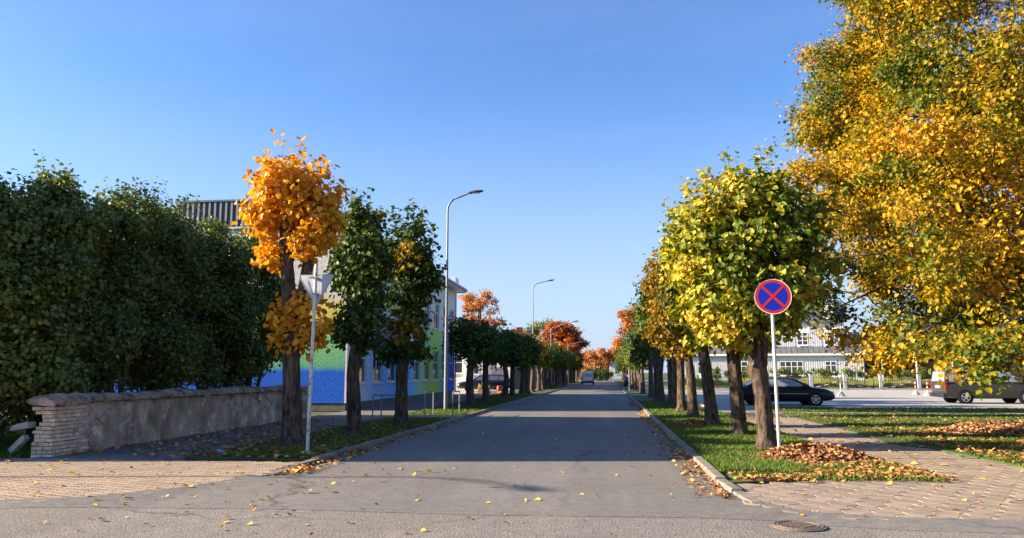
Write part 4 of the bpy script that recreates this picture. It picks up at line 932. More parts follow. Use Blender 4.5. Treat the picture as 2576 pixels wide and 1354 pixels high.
# street lamps
def lamp(x, y, H_, arm, rise, label, old=False, rz=0.0):
    o = empty('street_lamp', (x,y,.05)); tag(o, label, 'street lamp', 'street lamps')
    b = MB(); b.tube([(x,y,.05),(x,y,H_*.42)], [.085,.07] if not old else [.09,.08], 14); b.build('lower_pole', M['galv'], o, True, 40)
    ca, sa = math.cos(rz), math.sin(rz); pts = []
    hb = H_-.75 if not old else H_-.55
    pts = [(0,H_*.42),(0,hb)]
    for k in range(1,7):
        a = k/6*math.radians(80); r_ = .62 if not old else .5
        pts.append((r_*(1-math.cos(a)), hb+r_*math.sin(a)))
    pts.append((arm, H_+rise))
    b = MB(); b.tube([(x+u*ca, y+u*sa, w) for u, w in pts], [.055]+[.045]*(len(pts)-2)+[.035], 10); b.build('upper_pole', M['galv'], o, True, 50)
    b = MB(); b.lathe([(.10,0),(.095,.03),(.07,.05)], 12, (x,y,H_*.42-.03)); b.build('collar', M['galv'], o)
    # flat lamp head
    n = 10; v = []; L0, L1 = arm-.08, arm+.62
    prof = [(0,.055,.03),(.12,.13,.06),(.35,.16,.065),(.6,.14,.045),(.7,.07,.02)]
    for (l, w, h) in prof:
        xx = arm-.08+l; zz = H_+rise+l*.14
        for (sy, sz) in ((-1,0),(-.7,1),(.7,1),(1,0),(.8,-.6),(-.8,-.6)):
            v.append((x+xx*ca-sy*w*sa, y+xx*sa+sy*w*ca, zz+sz*h))
    f = [(i*6+k,i*6+(k+1)%6,(i+1)*6+(k+1)%6,(i+1)*6+k) for i in range(len(prof)-1) for k in range(6)] + [(5,4,3,2,1,0), tuple(range((len(prof)-1)*6, len(prof)*6))]
    b = MB(); b.add(v, f); hd = b.build('lamp_head', M['lamphead'], o, True, 50)
    b = MB(); xx = arm+.28; b.obox((x+xx*ca, y+xx*sa, H_+rise+.28*.14-.045), .36,.2,.012, Matrix.Rotation(rz,3,'Z')); b.build('lamp_glass', M['lampglass'], hd)
lamp(-6.95, 34.0, 9.75, 1.0, .05, 'tall grey street lamp in front of the painted brick building', rz=.1)
lamp(-6.3, 69.5, 9.85, 1.35, .05, 'second tall pale street lamp, rising above the white house', rz=.05)
lamp(-5.6, 83.0, 6.6, 2.4, .45, 'older street lamp with a long arm before the rust-red tree', True, rz=.05)
lamp(-5.0, 108.5, 5.6, 1.9, .3, 'farthest street lamp at the edge of the rust-red tree', True, rz=.05)
lamp(-27.0, 9.4, 10.0, 1.1, .05, 'street lamp at the corner to the left', rz=-1.2)

# tubular barriers
def hoop(pts, label, mids=()):
    o = empty('tube_barrier', (pts[0][0],pts[0][1],.03)); tag(o, label, 'barrier', 'steel tube barriers on the left sidewalk')
    (x0,y0),(x1,y1) = pts; h = .95
    for (x, y) in [pts[0], pts[1]] + list(mids):
        b = MB(); b.tube([(x,y,.03),(x,y,h-.02)], .024, 8); b.build('post', M['galv'], o)
    b = MB(); b.tube([(x0,y0,h),(x1,y1,h)], .026, 8); b.build('top_rail', M['galv'], o)
hoop([(-7.62,25.3),(-6.62,26.0)], 'longest tubular steel barrier between the second and third left limes', mids=[(-7.38,25.47)])
hoop([(-6.92,29.9),(-6.75,30.6)], 'short tubular steel barrier beyond the third left lime')
hoop([(-5.85,30.0),(-5.72,30.7)], 'small tubular steel barrier at the kerb by the tall street lamp')

# blue litter
b = MB(); b.obox((-7.9,15.6,.075), .11,.09,.045, Matrix.Rotation(.4,3,'Z') @ Matrix.Rotation(.3,3,'X'), jit=.008, rnd=rw); tag(b.build('paper_cup', M['bluepaper']), 'crumpled blue paper litter on the shaded sidewalk', 'litter')
b = MB(); b.lathe([(.05,0),(.28,.05),(.38,.18),(.34,.34),(.18,.44),(.03,.46)], 14, (4.15,32.9,.045)); b.v = [(x+.06*math.sin(9*z), y+.05*math.sin(7*x), z) for x,y,z in b.v]; tag(b.build('rubbish_sack', M['blackplastic'], None, True), 'dark rounded bundle beside the fourth trunk of the right row', 'sack')

# ---------------------------------------------------------------- painted brick building
FX, BY0, BY1, BXW, EZ = -11.3, 33.5, 58.6, -26.0, 7.95
def mural(name):
    m, t, b, N, L = nodes(name); b.inputs['Roughness'].default_value = 0.75; b.inputs['Specular IOR Level'].default_value = 0.25
    g = N.new('ShaderNodeNewGeometry'); sp = N.new('ShaderNodeSeparateXYZ'); L.new(g.outputs['Position'], sp.inputs[0])
    nz = noise(N, L, 1.1, 3, vec=g.outputs['Position'])
    def mr(sock, a, c):
        r = N.new('ShaderNodeMapRange'); r.inputs['From Min'].default_value = a; r.inputs['From Max'].default_value = c; L.new(sock, r.inputs['Value']); return r.outputs[0]
    def addn(sock, k):
        q = N.new('ShaderNodeMath'); q.operation = 'MULTIPLY_ADD'; q.inputs[1].default_value = k; L.new(nz.outputs[0], q.inputs[0]); L.new(sock, q.inputs[2])
        s2 = N.new('ShaderNodeMath'); s2.operation = 'SUBTRACT'; s2.inputs[1].default_value = k*.5; L.new(q.outputs[0], s2.inputs[0]); return s2.outputs[0]
    W = (.76,.72,.67); BL = (.010,.13,.68)
    # end wall: by height
    re_ = ramp(N, [(0.0,BL),(.215,BL),(.25,(.16,.48,.28)),(.40,(.26,.60,.24)),(.49,(.60,.66,.12)),(.53,(.78,.62,.10)),(.585,(.78,.66,.2)),(.66,W)])
    L.new(addn(mr(sp.outputs['Z'],0,8), .03), re_.inputs[0])
    # street wall: by length
    rs = ramp(N, [(0.0,(.80,.70,.78)),(.07,(.72,.76,.86)),(.16,(.36,.56,.92)),(.34,(.16,.42,.92)),(.46,(.26,.58,.90)),(.54,(.42,.72,.52)),(.63,(.50,.68,.12)),(.76,(.54,.72,.14)),(.80,(.22,.56,.36)),(.855,(.03,.16,.75)),(1.0,(.02,.13,.70))])
    L.new(addn(mr(sp.outputs['Y'],BY0,BY1), .05), rs.inputs[0])
    rs2 = ramp(N, [(0.0,W),(.18,(.62,.30,.44)),(.32,(.60,.22,.40)),(.42,(.76,.7,.68)),(.56,(.74,.8,.72)),(.64,(.56,.74,.2)),(.80,(.54,.72,.14)),(.84,(.03,.16,.75)),(1.0,(.02,.13,.70))])
    L.new(addn(mr(sp.outputs['Y'],BY0,BY1), .05), rs2.inputs[0])
    def mixc(fac, a, c):
        x = N.new('ShaderNodeMix'); x.data_type = 'RGBA'; L.new(fac, x.inputs['Factor']); L.new(a, x.inputs['A']); L.new(c, x.inputs['B']); return x.outputs['Result']
    def step(sock, a, w=.12): return mr(sock, a-w, a+w)
    s1 = mixc(step(addn(sp.outputs['Z'],.4), 3.2), rs.outputs[0], rs2.outputs[0])
    wn = N.new('ShaderNodeRGB'); wn.outputs[0].default_value = (*W,1)
    s2 = mixc(step(sp.outputs['Z'], 4.62, .05), s1, wn.outputs[0])
    fin = mixc(step(sp.outputs['X'], FX-.10, .01), re_.outputs[0], s2)
    # brick to brick variation and dirt
    n2 = noise(N, L, 9, 3, vec=g.outputs['Position']); rv = ramp(N, [(.3,(.86,.86,.87)),(.7,(1.06,1.06,1.05))]); L.new(n2.outputs[0], rv.inputs[0])
    x = N.new('ShaderNodeMix'); x.data_type = 'RGBA'; x.blend_type = 'MULTIPLY'; x.inputs['Factor'].default_value = 1; L.new(fin, x.inputs['A']); L.new(rv.outputs[0], x.inputs['B'])
    L.new(x.outputs['Result'], b.inputs['Base Color']); return m
M['mural'] = mural('painted_brick')
M['mortar'] = mat('grey_mortar', (.30,.28,.26), (.22,.205,.19), 8, .95)
bld = empty('brick_building', (-18, 46, 0)); tag(bld, 'two-storey pale brick building with a blue, green and yellow painted mural', 'building')
Wn = [34.75+2.72*k for k in range(9)]   # window columns, near edge
lowwin = [(y, y+1.75, 1.2, 3.1) for y in Wn]; upwin = [(y, y+1.8, 4.62, 6.35) for y in Wn]
def in_open(y, z): return any(a-.02 < y < c+.02 and l-.0 < z < h+.0 for (a,c,l,h) in lowwin+upwin)
# street wall: solid mortar core with real window openings, built from blocks between the openings
b = MB(); xa, xb = FX-.30, FX-.03
zc = [.35,1.2,3.1,4.62,6.35,EZ-.1]
for k in range(5):
    z0_, z1_ = zc[k], zc[k+1]
    if k in (1,3):
        wl = lowwin if k == 1 else upwin; y = BY0+.03
        for (a,c,_,_) in wl: b.box(xa,xb,y,a,z0_,z1_); y = c
        b.box(xa,xb,y,BY1-.03,z0_,z1_)
    else: b.box(xa,xb,BY0+.03,BY1-.03,z0_,z1_)
b.build('street_wall', M['mural'], bld)
b = MB(); b.box(BXW,FX-.31,BY0+.03,BY0+.33,.35,EZ-.1); ew = b.build('end_wall', M['mural'], bld)
b = MB(); b.box(BXW,FX-.31,BY1-.33,BY1,.35,EZ-.1); b.box(BXW,BXW+.3,BY0+.34,BY1-.34,.35,EZ-.1); b.build('rear_wall', M['mortar'], bld)
b = MB(); b.box(BXW,FX-.06,BY0+.06,BY1-.06,0,.35); b.build('plinth', M['plinth'], bld)
b = MB(); b.box(BXW+.4,FX-.9,BY0+.5,BY1-.5,3.5,3.7); b.box(BXW+.4,FX-.9,BY0+.5,BY1-.5,.36,.4); b.build('floor', M['plinth'], bld)
def bricks(cells, name, parent, nparts, key, axis):
    """cells: (u0,u1,z0,z1) on the wall; axis 'x' = end wall, 'y' = street wall"""
    cells = sorted(cells, key=key)
    rg = np.random.default_rng(8)
    def verts(c, off):
        u0,u1,z0,z1 = c
        if axis == 'x': return [(u0,BY0+.03,z0),(u1,BY0+.03,z0),(u1,BY0+.03,z1),(u0,BY0+.03,z1),(u0,BY0+off,z0),(u1,BY0+off,z0),(u1,BY0+off,z1),(u0,BY0+off,z1)]
        return [(FX-.03,u0,z0),(FX-.03,u1,z0),(FX-.03,u1,z1),(FX-.03,u0,z1),(FX-off,u0,z0),(FX-off,u1,z0),(FX-off,u1,z1),(FX-off,u0,z1)]
    fc = [(4,5,6,7),(0,1,5,4),(1,2,6,5),(2,3,7,6),(3,0,4,7)]
    if axis == 'y': fc = fc
    for c in cells[:nparts]:
        bb = MB(); bb.add(verts(c, .020+rg.uniform(-.003,.003)), fc); bb.build('brick', M['mural'], parent)
    rest = cells[nparts:]
    V = np.array([verts(c, .020+rg.uniform(-.003,.003)) for c in rest]) - np.array(ROOT[parent.name])
    f = (np.array(fc)[None] + (np.arange(len(rest))*8)[:,None,None]).reshape(-1,4)
    link('bricks', npmesh('bricks', V.reshape(-1,3), [f], M['mural']), parent)['kind'] = 'stuff'
HB, LB, JT = .10, .27, .012
cells = []
for r in range(int((EZ-.12-.36)/HB)):
    z = .36 + r*HB; x = FX - .0 - (LB/2 if r % 2 else 0.0)
    if r % 2: cells.append((FX-LB/2+JT, FX-.002, z, z+HB-JT))
    while x > -23.0:
        cells.append((x-LB+JT, x, z, z+HB-JT)); x -= LB
bricks(cells, 'bricks', ew, 290, lambda c: abs(c[0]+12.6)+abs((c[2]-4.2)*.55), 'x')
cells = []
for r in range(int((EZ-.12-.36)/HB)):
    z = .36 + r*HB; y = BY0+.012 + (0 if r % 2 else -LB/2)
    while y < BY1-.05:
        a, c = max(y, BY0+.014), min(y+LB-JT, BY1); y += LB
        if c-a < .04: continue
        segs = [(a,c)]
        for (wa,wc,l,h) in lowwin+upwin:
            if z+HB-JT > l+.005 and z < h-.005:
                ns = []
                for (p,q) in segs:
                    if q <= wa or p >= wc: ns.append((p,q)); continue
                    if p < wa-.03: ns.append((p,wa))
                    if q > wc+.03: ns.append((wc,q))
                segs = ns
        for (p,q) in segs: cells.append((p,q,z,z+HB-JT))
sw = [o for o in bld.children if o.name.startswith('street_wall')][0]
bricks(cells, 'bricks', sw, 0, lambda c: c[0], 'y')
def window_y(parent, x, ya, yb, za, zb, mull=(0.5,), trans=(0.62,), sill=True, fm=None, depth=.12, proud=False):
    """window in a wall that faces +X"""
    xi = x-depth; fm = fm or M['wframe']
    b = MB(); t = .07
    b.box(xi-.06,xi,ya,ya+t,za,zb); b.box(xi-.06,xi,yb-t,yb,za,zb); b.box(xi-.06,xi,ya+t,yb-t,za,za+t); b.box(xi-.06,xi,ya+t,yb-t,zb-t,zb)
    for q in mull: yy = ya+(yb-ya)*q; b.box(xi-.055,xi-.004,yy-.035,yy+.035,za+t,zb-t)
    for q in trans: zz = za+(zb-za)*q; b.box(xi-.052,xi-.008,ya+t,yb-t,zz-.03,zz+.03)
    w = b.build('window', fm, parent)
    ys_ = [ya+t]+[ya+(yb-ya)*q for q in mull]+[yb-t]
    for k in range(len(ys_)-1):
        b = MB(); b.box(xi-.035,xi-.025,ys_[k],ys_[k+1],za+t,zb-t); b.build('pane', M['glass'], w)
    if sill:
        b = MB(); b.box(xi+.002,x+.06,ya-.05,yb+.05,za-.06,za-.005); b.build('sill', M['wframe'], w)
def window_x(parent, y, xa, xb, za, zb, mull=(0.5,), trans=(0.6,), sill=True, fm=None, depth=-.03, trim=None):
    """window in a wall that faces -Y"""
    yi = y+depth; fm = fm or M['wframe']; b = MB(); t = .07
    b.box(xa,xa+t,yi,yi+.06,za,zb); b.box(xb-t,xb,yi,yi+.06,za,zb); b.box(xa+t,xb-t,yi,yi+.06,za,za+t); b.box(xa+t,xb-t,yi,yi+.06,zb-t,zb)
    for q in mull: xx = xa+(xb-xa)*q; b.box(xx-.04,xx+.04,yi+.004,yi+.055,za+t,zb-t)
    for q in trans: zz = za+(zb-za)*q; b.box(xa+t,xb-t,yi+.008,yi+.052,zz-.03,zz+.03)
    w = b.build('window', fm, parent); xs_ = [xa+t]+[xa+(xb-xa)*q for q in mull]+[xb-t]
    for k in range(len(xs_)-1):
        b = MB(); b.box(xs_[k],xs_[k+1],yi+.02,yi+.028,za+t,zb-t); b.build('pane', M['glass'], w)
    if sill: b = MB(); b.box(xa-.06,xb+.06,yi-.08,yi-.002,za-.07,za-.01); b.build('sill', M['wframe'], w)
for (a,c,l,h) in lowwin: window_y(bld, FX, a, c, l, h)
for (a,c,l,h) in upwin: window_y(bld, FX, a, c, l, h, mull=(.55,), trans=(.66,))
# roof slab, eave, rooftop volumes
b = MB(); b.box(BXW-.2,FX+.75,BY0-.02,BY1+.35,EZ-.10,EZ+.10); b.build('roof', M['fascia'], bld)
b = MB(); b.box(FX+.755,FX+.80,BY0-.06,BY1+.40,EZ-.16,EZ+.18); b.box(BXW,FX+.754,BY1+.355,BY1+.40,EZ-.16,EZ+.18); b.build('eave_fascia', M['fascia'], bld)
b = MB(); b.tube([(FX+.87,BY0,EZ-.02),(FX+.87,BY1+.35,EZ-.02)], .06, 8); b.build('gutter', M['galv'], bld)
b = MB(); b.tube([(FX+.07,BY1-.15,.2),(FX+.07,BY1-.15,EZ-.2)], .05, 8); b.build('downpipe', M['iron'], bld)
b = MB(); b.box(FX-1.0,FX+.3,BY1-1.6,BY1-.3,EZ+.102,EZ+.85); b.build('roof_box', M['fascia'], bld)
# raised part with ribbed cladding
UX0, UX1, UY0, UY1 = -19.6, -12.95, BY0+.0, BY0+12
b = MB(); b.box(UX0+.05,UX1-.05,UY0+.05,UY1,EZ+.102,8.35); b.build('attic_wall', M['mural'], bld)
b = MB(); b.box(UX0,UX1,UY0-.02,UY1,8.352,9.55); at_ = b.build('attic_cladding', M['clad'], bld)
b = MB(); b.box(UX0-.08,UX1+.08,UY0-.10,UY1+.08,9.552,9.64); b.build('attic_coping', M['roofgrey'], bld)
b = MB(); b.box(UX0-.06,UX1+.06,UY0-.10,UY0-.022,8.26,8.35); b.build('attic_trim', M['fascia'], bld)
b = MB(); b.box(UX0-1.0,UX0-.002,UY0-.3,UY0+3,8.62,8.74); b.build('side_canopy', M['fascia'], bld)
k = 0; x = UX0+.12
while x < UX1-.05:
    b = MB(); b.box(x,x+.09,UY0-.075,UY0-.022,8.37,9.53); b.build('rib', M['rib'], at_); x += .27
y = UY0+.15
while y < UY1-.1:
    b = MB(); b.box(UX1+.002,UX1+.055,y,y+.09,8.37,9.53); b.build('rib', M['rib'], at_); y += .27

# ---------------------------------------------------------------- white house with annex, grey house, far house
def gable(parent, x0, x1, y0, y1, z0, h, m, axis='y', over=.35, th=.14):
    """roof whose ridge runs along axis"""
    b = MB()
    if axis == 'y':
        xm = (x0+x1)/2; A = [(x0-over,z0-over*h/((x1-x0)/2)),(xm,z0+h),(x1+over,z0-over*h/((x1-x0)/2))]
        for (p,q) in ((A[0],A[1]),(A[1],A[2])):
            v = [(p[0],y0-over,p[1]),(q[0],y0-over,q[1]),(q[0],y1+over,q[1]),(p[0],y1+over,p[1])]; v += [(a,c,d+th) for a,c,d in v]
            b.add(v, [(0,3,2,1),(4,5,6,7),(0,1,5,4),(1,2,6,5),(2,3,7,6),(3,0,4,7)])
    else:
        ym = (y0+y1)/2; A = [(y0-over,z0-over*h/((y1-y0)/2)),(ym,z0+h),(y1+over,z0-over*h/((y1-y0)/2))]
        for (p,q) in ((A[0],A[1]),(A[1],A[2])):
            v = [(x0-over,p[0],p[1]),(x0-over,q[0],q[1]),(x1+over,q[0],q[1]),(x1+over,p[0],p[1])]; v += [(a,c,d+th) for a,c,d in v]
            b.add(v, [(0,1,2,3),(7,6,5,4),(4,5,1,0),(5,6,2,1),(6,7,3,2),(7,4,0,3)])
    return b.build('roof', m, parent)
def gable_walls(parent, x0, x1, y0, y1, h, hr, m, axis='y'):
    b = MB(); b.box(x0,x1,y0,y1,0,h)
    if axis == 'y':
        xm = (x0+x1)/2; b.add([(x0,y0,h),(x1,y0,h),(xm,y0,h+hr),(x0,y1,h),(x1,y1,h),(xm,y1,h+hr)], [(0,1,2),(5,4,3)])
    else:
        ym = (y0+y1)/2; b.add([(x0,y0,h),(x0,y1,h),(x0,ym,h+hr),(x1,y0,h),(x1,y1,h),(x1,ym,h+hr)], [(2,1,0),(3,4,5)])
    return b.build('wall', m, parent)
wh = empty('white_house', (-18, 80, 0)); tag(wh, 'white rendered house with a red tiled roof beyond the driveway', 'house')
gable_walls(wh, -24,-13.6,76.6,92,6.5,2.2,M['white'],'y'); gable(wh,-24,-13.6,76.6,92,6.5,2.2,M['redtile'],'y')
window_x(wh, 76.6, -13.95+.0-1.6, -14.0-.15+.2, 1.6, 3.4)
window_x(wh, 76.6, -18.6,-17.0,1.6,3.4); 
b = MB(); b.box(-13.55,-8.9,76.0,86,0,4.3); b.build('annex_wall', M['white'], wh)
b = MB(); b.box(-13.5,-10.8,76.2,84,4.46,5.85); b.build('upper_annex_wall', M['white'], wh)
b = MB(); b.box(-13.55,-8.75,75.9,86.1,4.302,4.45); b.build('annex_roof', M['fascia'], wh)
b = MB(); b.tube([(-11.4,75.93,.1),(-11.4,75.93,4.2)],.05,8); b.build('downpipe', M['galv'], wh)
b = MB(); b.box(-10.9,-10.0,75.95,75.99,.1,2.2); b.build('door', M['greyplaster'], wh)
window_x(wh, 76.0, -13.3,-12.2,1.5,3.1)
rail = empty('terrace_railing', (-11.6,76.3,5.85)); tag(rail, 'red slatted railing on the flat roof of the white annex', 'railing')
for k in range(9):
    b = MB(); b.box(-12.3+k*.155,-12.3+k*.155+.09,76.3,76.34,5.86,6.95); b.build('slat', M['redslat'], rail)
b = MB(); b.box(-12.35,-10.9,76.345,76.39,6.75,6.83); b.build('rail', M['white'], rail)
b = MB(); b.box(-12.35,-10.9,76.345,76.39,5.95,6.03); b.build('rail', M['white'], rail)
fen = empty('board_fence', (-8.7,76,0)); tag(fen, 'grey-green vertical board fence between the white annex and the grey house', 'fence')
for k in range(40):
    b = MB(); b.box(-8.72,-8.69,76.4+k*.235,76.4+k*.235+.21,.05,2.05+.05*math.sin(k*2.1)); b.build('board', M['greenboard'], fen)
gh = empty('grey_house', (-11.5,100,0)); tag(gh, 'grey plastered house with a dark gable roof behind the left row of limes', 'house')
gable_walls(gh,-13.8,-8.1,88,112,4.5,2.0,M['greyplaster'],'y'); rf = gable(gh,-13.8,-8.1,88,112,4.5,2.0,M['darkroof'],'y')
for k in range(6): window_y(gh,-8.1,90+k*3.6,91.4+k*3.6,1.4,3.2,depth=-.06)
b = MB(); b.box(-10.4,-9.7,93,93.8,5.4,7.1); b.build('chimney', M['brickred'], rf)
b = MB(); b.box(-9.7,-9.0,98,98.8,5.0,7.4); b.build('chimney', M['greyplaster'], rf)
b = MB(); b.box(-8.09,-8.04,109.2,110.2,.1,2.3); b.build('door', M['wframe'], gh)
gd = empty('garden_house', (-11,124,0)); tag(gd, 'low dark house farther along the left row of limes', 'house')
gable_walls(gd,-15,-8.0,117,132,3.6,2.2,M['greyplaster'],'y'); gable(gd,-15,-8.0,117,132,3.6,2.2,M['darkroof'],'y')
for k in range(3): window_y(gd,-8.0,119+k*4,120.3+k*4,1.2,2.7,depth=-.06)
fh = empty('far_house', (5,196,0)); tag(fh, 'pale green gabled house closing the far end of the street', 'house')
p = at(1553, 936, 196)
gable_walls(fh,p[0]-1.9,p[0]+4.2,196,206,3.6,2.2,M['palegreen'],'y'); gable(fh,p[0]-1.9,p[0]+4.2,196,206,3.6,2.2,M['darkroof'],'y')
window_x(fh,196,p[0]-.6,p[0]+.5,1.2,2.8); window_x(fh,196,p[0]+1.7,p[0]+2.8,1.2,2.8)
fw = empty('low_wall', (-5,182,0)); tag(fw, 'low brown wall across the far end of the street', 'wall')
b = MB(); b.box(-14,0.6,182,182.3,0,1.0); b.build('wall', M['brickred'], fw); b = MB(); b.box(-14.05,.65,181.95,182.35,1.002,1.1); b.build('cap', M['stone'], fw)
fy = empty('yellow_shed', (14,92,0)); tag(fy, 'pale yellow shed seen between the trunks of the right row', 'shed')
gable_walls(fy,8.4,12.2,98,104,2.6,1.3,M['straw'],'y'); gable(fy,8.4,12.2,98,104,2.6,1.3,M['darkroof'],'y')
window_x(fy,98,9.6,10.8,1.0,2.1)

# ---------------------------------------------------------------- white clad building at the parking lot
wb = empty('clad_building', (18, 90, 0)); tag(wb, 'pale corrugated-clad building with a grey metal skirt roof behind the fence', 'building')
WY, XA, XB = 88.0, 9.0, 27.8
b = MB(); b.box(XA,XB,WY,WY+12,0,3.62); b.build('lower_wall', M['siding'], wb)
b = MB(); b.box(XA,XB-1.6,WY+1.5,WY+12,3.6,7.2); b.build('upper_wall', M['siding'], wb)
b = MB(); x = XA
wins_lo = [(19.3,21.7,1.35,2.9),(23.9,25.05,1.7,2.9),(14.6,16.0,1.5,2.9),(10.6,12,1.5,2.9)]
while x < XB-.1:
    if not any(a-.15 < x < c+.1 for (a,c,_,_) in wins_lo): b.box(x,x+.075,WY-.085,WY-.002,.05,2.95)
    x += .23
o = b.build('corrugation', M['wframe'], wb); o['kind'] = 'stuff'
wins_up = [(21.3,22.45,4.66,6.1),(24.1,25.2,4.66,6.1),(17.8,19.0,4.66,6.1),(14.2,15.4,4.66,6.1)]
b = MB(); x = XA
while x < XB-1.7:
    if not any(a-.15 < x < c+.1 for (a,c,_,_) in wins_up): b.box(x,x+.075,WY+1.415,WY+1.498,4.5,7.1)
    x += .23
o = b.build('corrugation', M['wframe'], wb); o['kind'] = 'stuff'
for (a,c,l,h) in wins_lo: window_x(wb, WY, a, c, l, h, mull=(.25,.5,.75) if c-a > 2 else (.5,), trans=(.62,), depth=-.12)
for (a,c,l,h) in wins_up: window_x(wb, WY+1.5, a, c, l, h, trans=(.35,.68), depth=-.12)
# skirt roof: single panels with standing seams
x = XA-.4; k = 0
while x < XB+.3:
    b = MB(); w = .54; v = [(x,WY-.45,3.66),(x+w,WY-.45,3.66),(x+w,WY+1.5,4.46),(x,WY+1.5,4.46)]; v += [(a,c,d+.03) for a,c,d in v]
    b.add(v, [(0,3,2,1),(4,5,6,7),(0,1,5,4),(1,2,6,5),(2,3,7,6),(3,0,4,7)])
    vv = [(x+w,WY-.45,3.69),(x+w+.03,WY-.45,3.69),(x+w+.03,WY+1.5,4.49),(x+w,WY+1.5,4.49)]; vv += [(a,c,d+.05) for a,c,d in vv]
    b.add(vv, [(0,3,2,1),(4,5,6,7),(0,1,5,4),(1,2,6,5),(2,3,7,6),(3,0,4,7)])
    b.build('roof_panel', M['roofgrey'], wb); x += .57
b = MB(); b.box(XA-.4,XB+.4,WY-.55,WY-.46,3.5,3.7); b.build('gutter', M['wframe'], wb)
x = XA-.2
while x < XB-1.5:
    b = MB(); w = .54; v = [(x,WY+1.1,7.1),(x+w,WY+1.1,7.1),(x+w,WY+4.2,9.6),(x,WY+4.2,9.6)]; v += [(a,c-.02,d+.04) for a,c,d in v]
    b.add(v, [(0,3,2,1),(4,5,6,7),(0,1,5,4),(1,2,6,5),(2,3,7,6),(3,0,4,7)]); b.build('upper_roof_panel', M['roofblue'], wb); x += .57
b = MB(); b.box(19.9,21.2,WY+1.3,WY+4,7.5,9.0); b.box(24,25.2,WY+1.3,WY+4,7.5,9.0); dm = b.build('dormer', M['wframe'], wb); dm['kind'] = 'stuff'
# flower box in front of the big window
b = MB(); b.box(19.9,20.5,WY-.35,WY-.1,1.15,1.35); fb = b.build('flower_box', M['brickred'], wb)

wb.rotation_euler = (0,0,math.radians(-9))
dk = empty('timber_house', (40,104,0)); tag(dk, 'dark timber house behind the fence to the right of the white building', 'house')
gable_walls(dk,29.5,56,104,114,4.0,2.6,M['darkwood'],'x'); gable(dk,29.5,56,104,114,4.0,2.6,M['darkroof'],'x')
for k in range(5): window_x(dk,104,31+k*5,32.3+k*5,1.5,2.9)
for k in range(12):
    b = MB(); b.box(29.5,56,103.94,103.99,.2+k*.31,.2+k*.31+.27); b.build('board', M['darkwood'], dk)

# fence of the parking lot
fe = empty('iron_fence', (20,80.3,0)); tag(fe, 'dark iron bar fence with pale concrete posts along the parking lot', 'fence')
px_ = [10.2,13.5,16.9,20.3,23.5,26.85,30.4,33.8,37.2,40.6]
for x in px_:
    b = MB(); b.box(x-.15,x+.15,80.2,80.5,0,1.45); b.build('post', M['fencepost'], fe); b = MB(); b.box(x-.18,x+.18,80.17,80.53,1.452,1.52); b.build('post_cap', M['fencepost'], fe)
b = MB(); b.box(px_[0]+.2,px_[-1],80.22,80.48,0.0,.14); b.build('plinth', M['fencepost'], fe)
bar = MB(); bar.box(-.013,.013,-.013,.013,.15,1.3); bme = bar.mesh('bar', M['iron'])
for i in range(len(px_)-1):
    a, c = px_[i]+.16, px_[i+1]-.16; n = 19
    for zz in (.22,1.2):
        b = MB(); b.box(a,c,80.335,80.365,zz,zz+.03); b.build('rail', M['iron'], fe)
    for k in range(n):
        o = link('bar', bme, fe); o.location = (a+(c-a)*(k+.5)/n - 20, .06, 0)
# grassy bank behind the fence
b = MB(); n = 40; v = []; 
for i in range(n+1):
    x = 8+i*(45-8)/n; hh = 1.15+.22*math.sin(x*.9)+.15*math.sin(x*2.3)
    for (dy, q) in ((.7,0.05),(2.2,.55),(3.8,.95),(5.2,1.0),(6.5,.6)): v.append((x,80.3+dy,hh*q))
f = [(i*5+k,(i+1)*5+k,(i+1)*5+k+1,i*5+k+1) for i in range(n) for k in range(4)]
b.add(v,f); M['bank'] = mat('bank_grass', (.16,.18,.035), (.11,.13,.025), 1.5, .95, .6, 25, c3=(.22,.21,.06)); tag(b.build('grass_bank', M['bank'], None, True), kind='structure')
# creeper along the fence top
for i in range(len(px_)-1):
    rg = np.random.default_rng(300+i); a, c = px_[i], px_[i+1]
    bl = [(rg.uniform(a,c)-a, rg.uniform(-.25,.35), rg.uniform(1.35,1.95), rg.uniform(.3,.55), .35, rg.uniform(.2,.35)) for _ in range(9)]
    base, tip, idx, d = twigs_in(rg, bl, 110, .1); P, Nn, T, s = leaves_on(rg, base, tip, d, 9, .16, jit=.1)
    root = empty('creeper_hedge', (a,81.3,0)); tag(root, f'dark leafy creeper on the fence, {ORD[i]} section counted from the left', 'hedge', 'creeper along the parking fence')
    link('twigs', twig_mesh('twigs', base, tip, .01, M['twig']), root)['kind'] = 'stuff'
    b = MB()
    for q in range(4):
        xx = (c-a)*(q+.5)/4; b.tube([(xx,0,0.0),(xx+.1,0,.9),(xx-.1,.05,1.7)], [.03,.025,.015], 5)
    link('stems', b.mesh('stems', M['twig']), root)['kind'] = 'stuff'
    link('leaves', leaf_mesh('leaves', P, Nn, T, s, np.clip(.45+rg.uniform(-.4,.45,size=len(P)),0,1), M['lf_hedge'], True), root)['kind'] = 'stuff'
# white poles behind the fence
for k, (q, ztop) in enumerate([(2217,870),(2303,875),(2393,872),(2576,868)]):
    p0 = at(q, ztop, 83); o = empty('white_pole', (p0[0],83,0)); tag(o, f'slim white pole behind the parking fence, {ORD[k]} from the left', 'pole', 'white poles behind the fence')
    b = MB(); b.tube([(p0[0],83,0),(p0[0],83,p0[2])], .09, 8); b.build('shaft', M['polewhite'], o); b = MB(); b.lathe([(.13,0),(.13,.06),(.03,.14)], 8, (p0[0],83,p0[2])); b.build('cap', M['polewhite'], o)

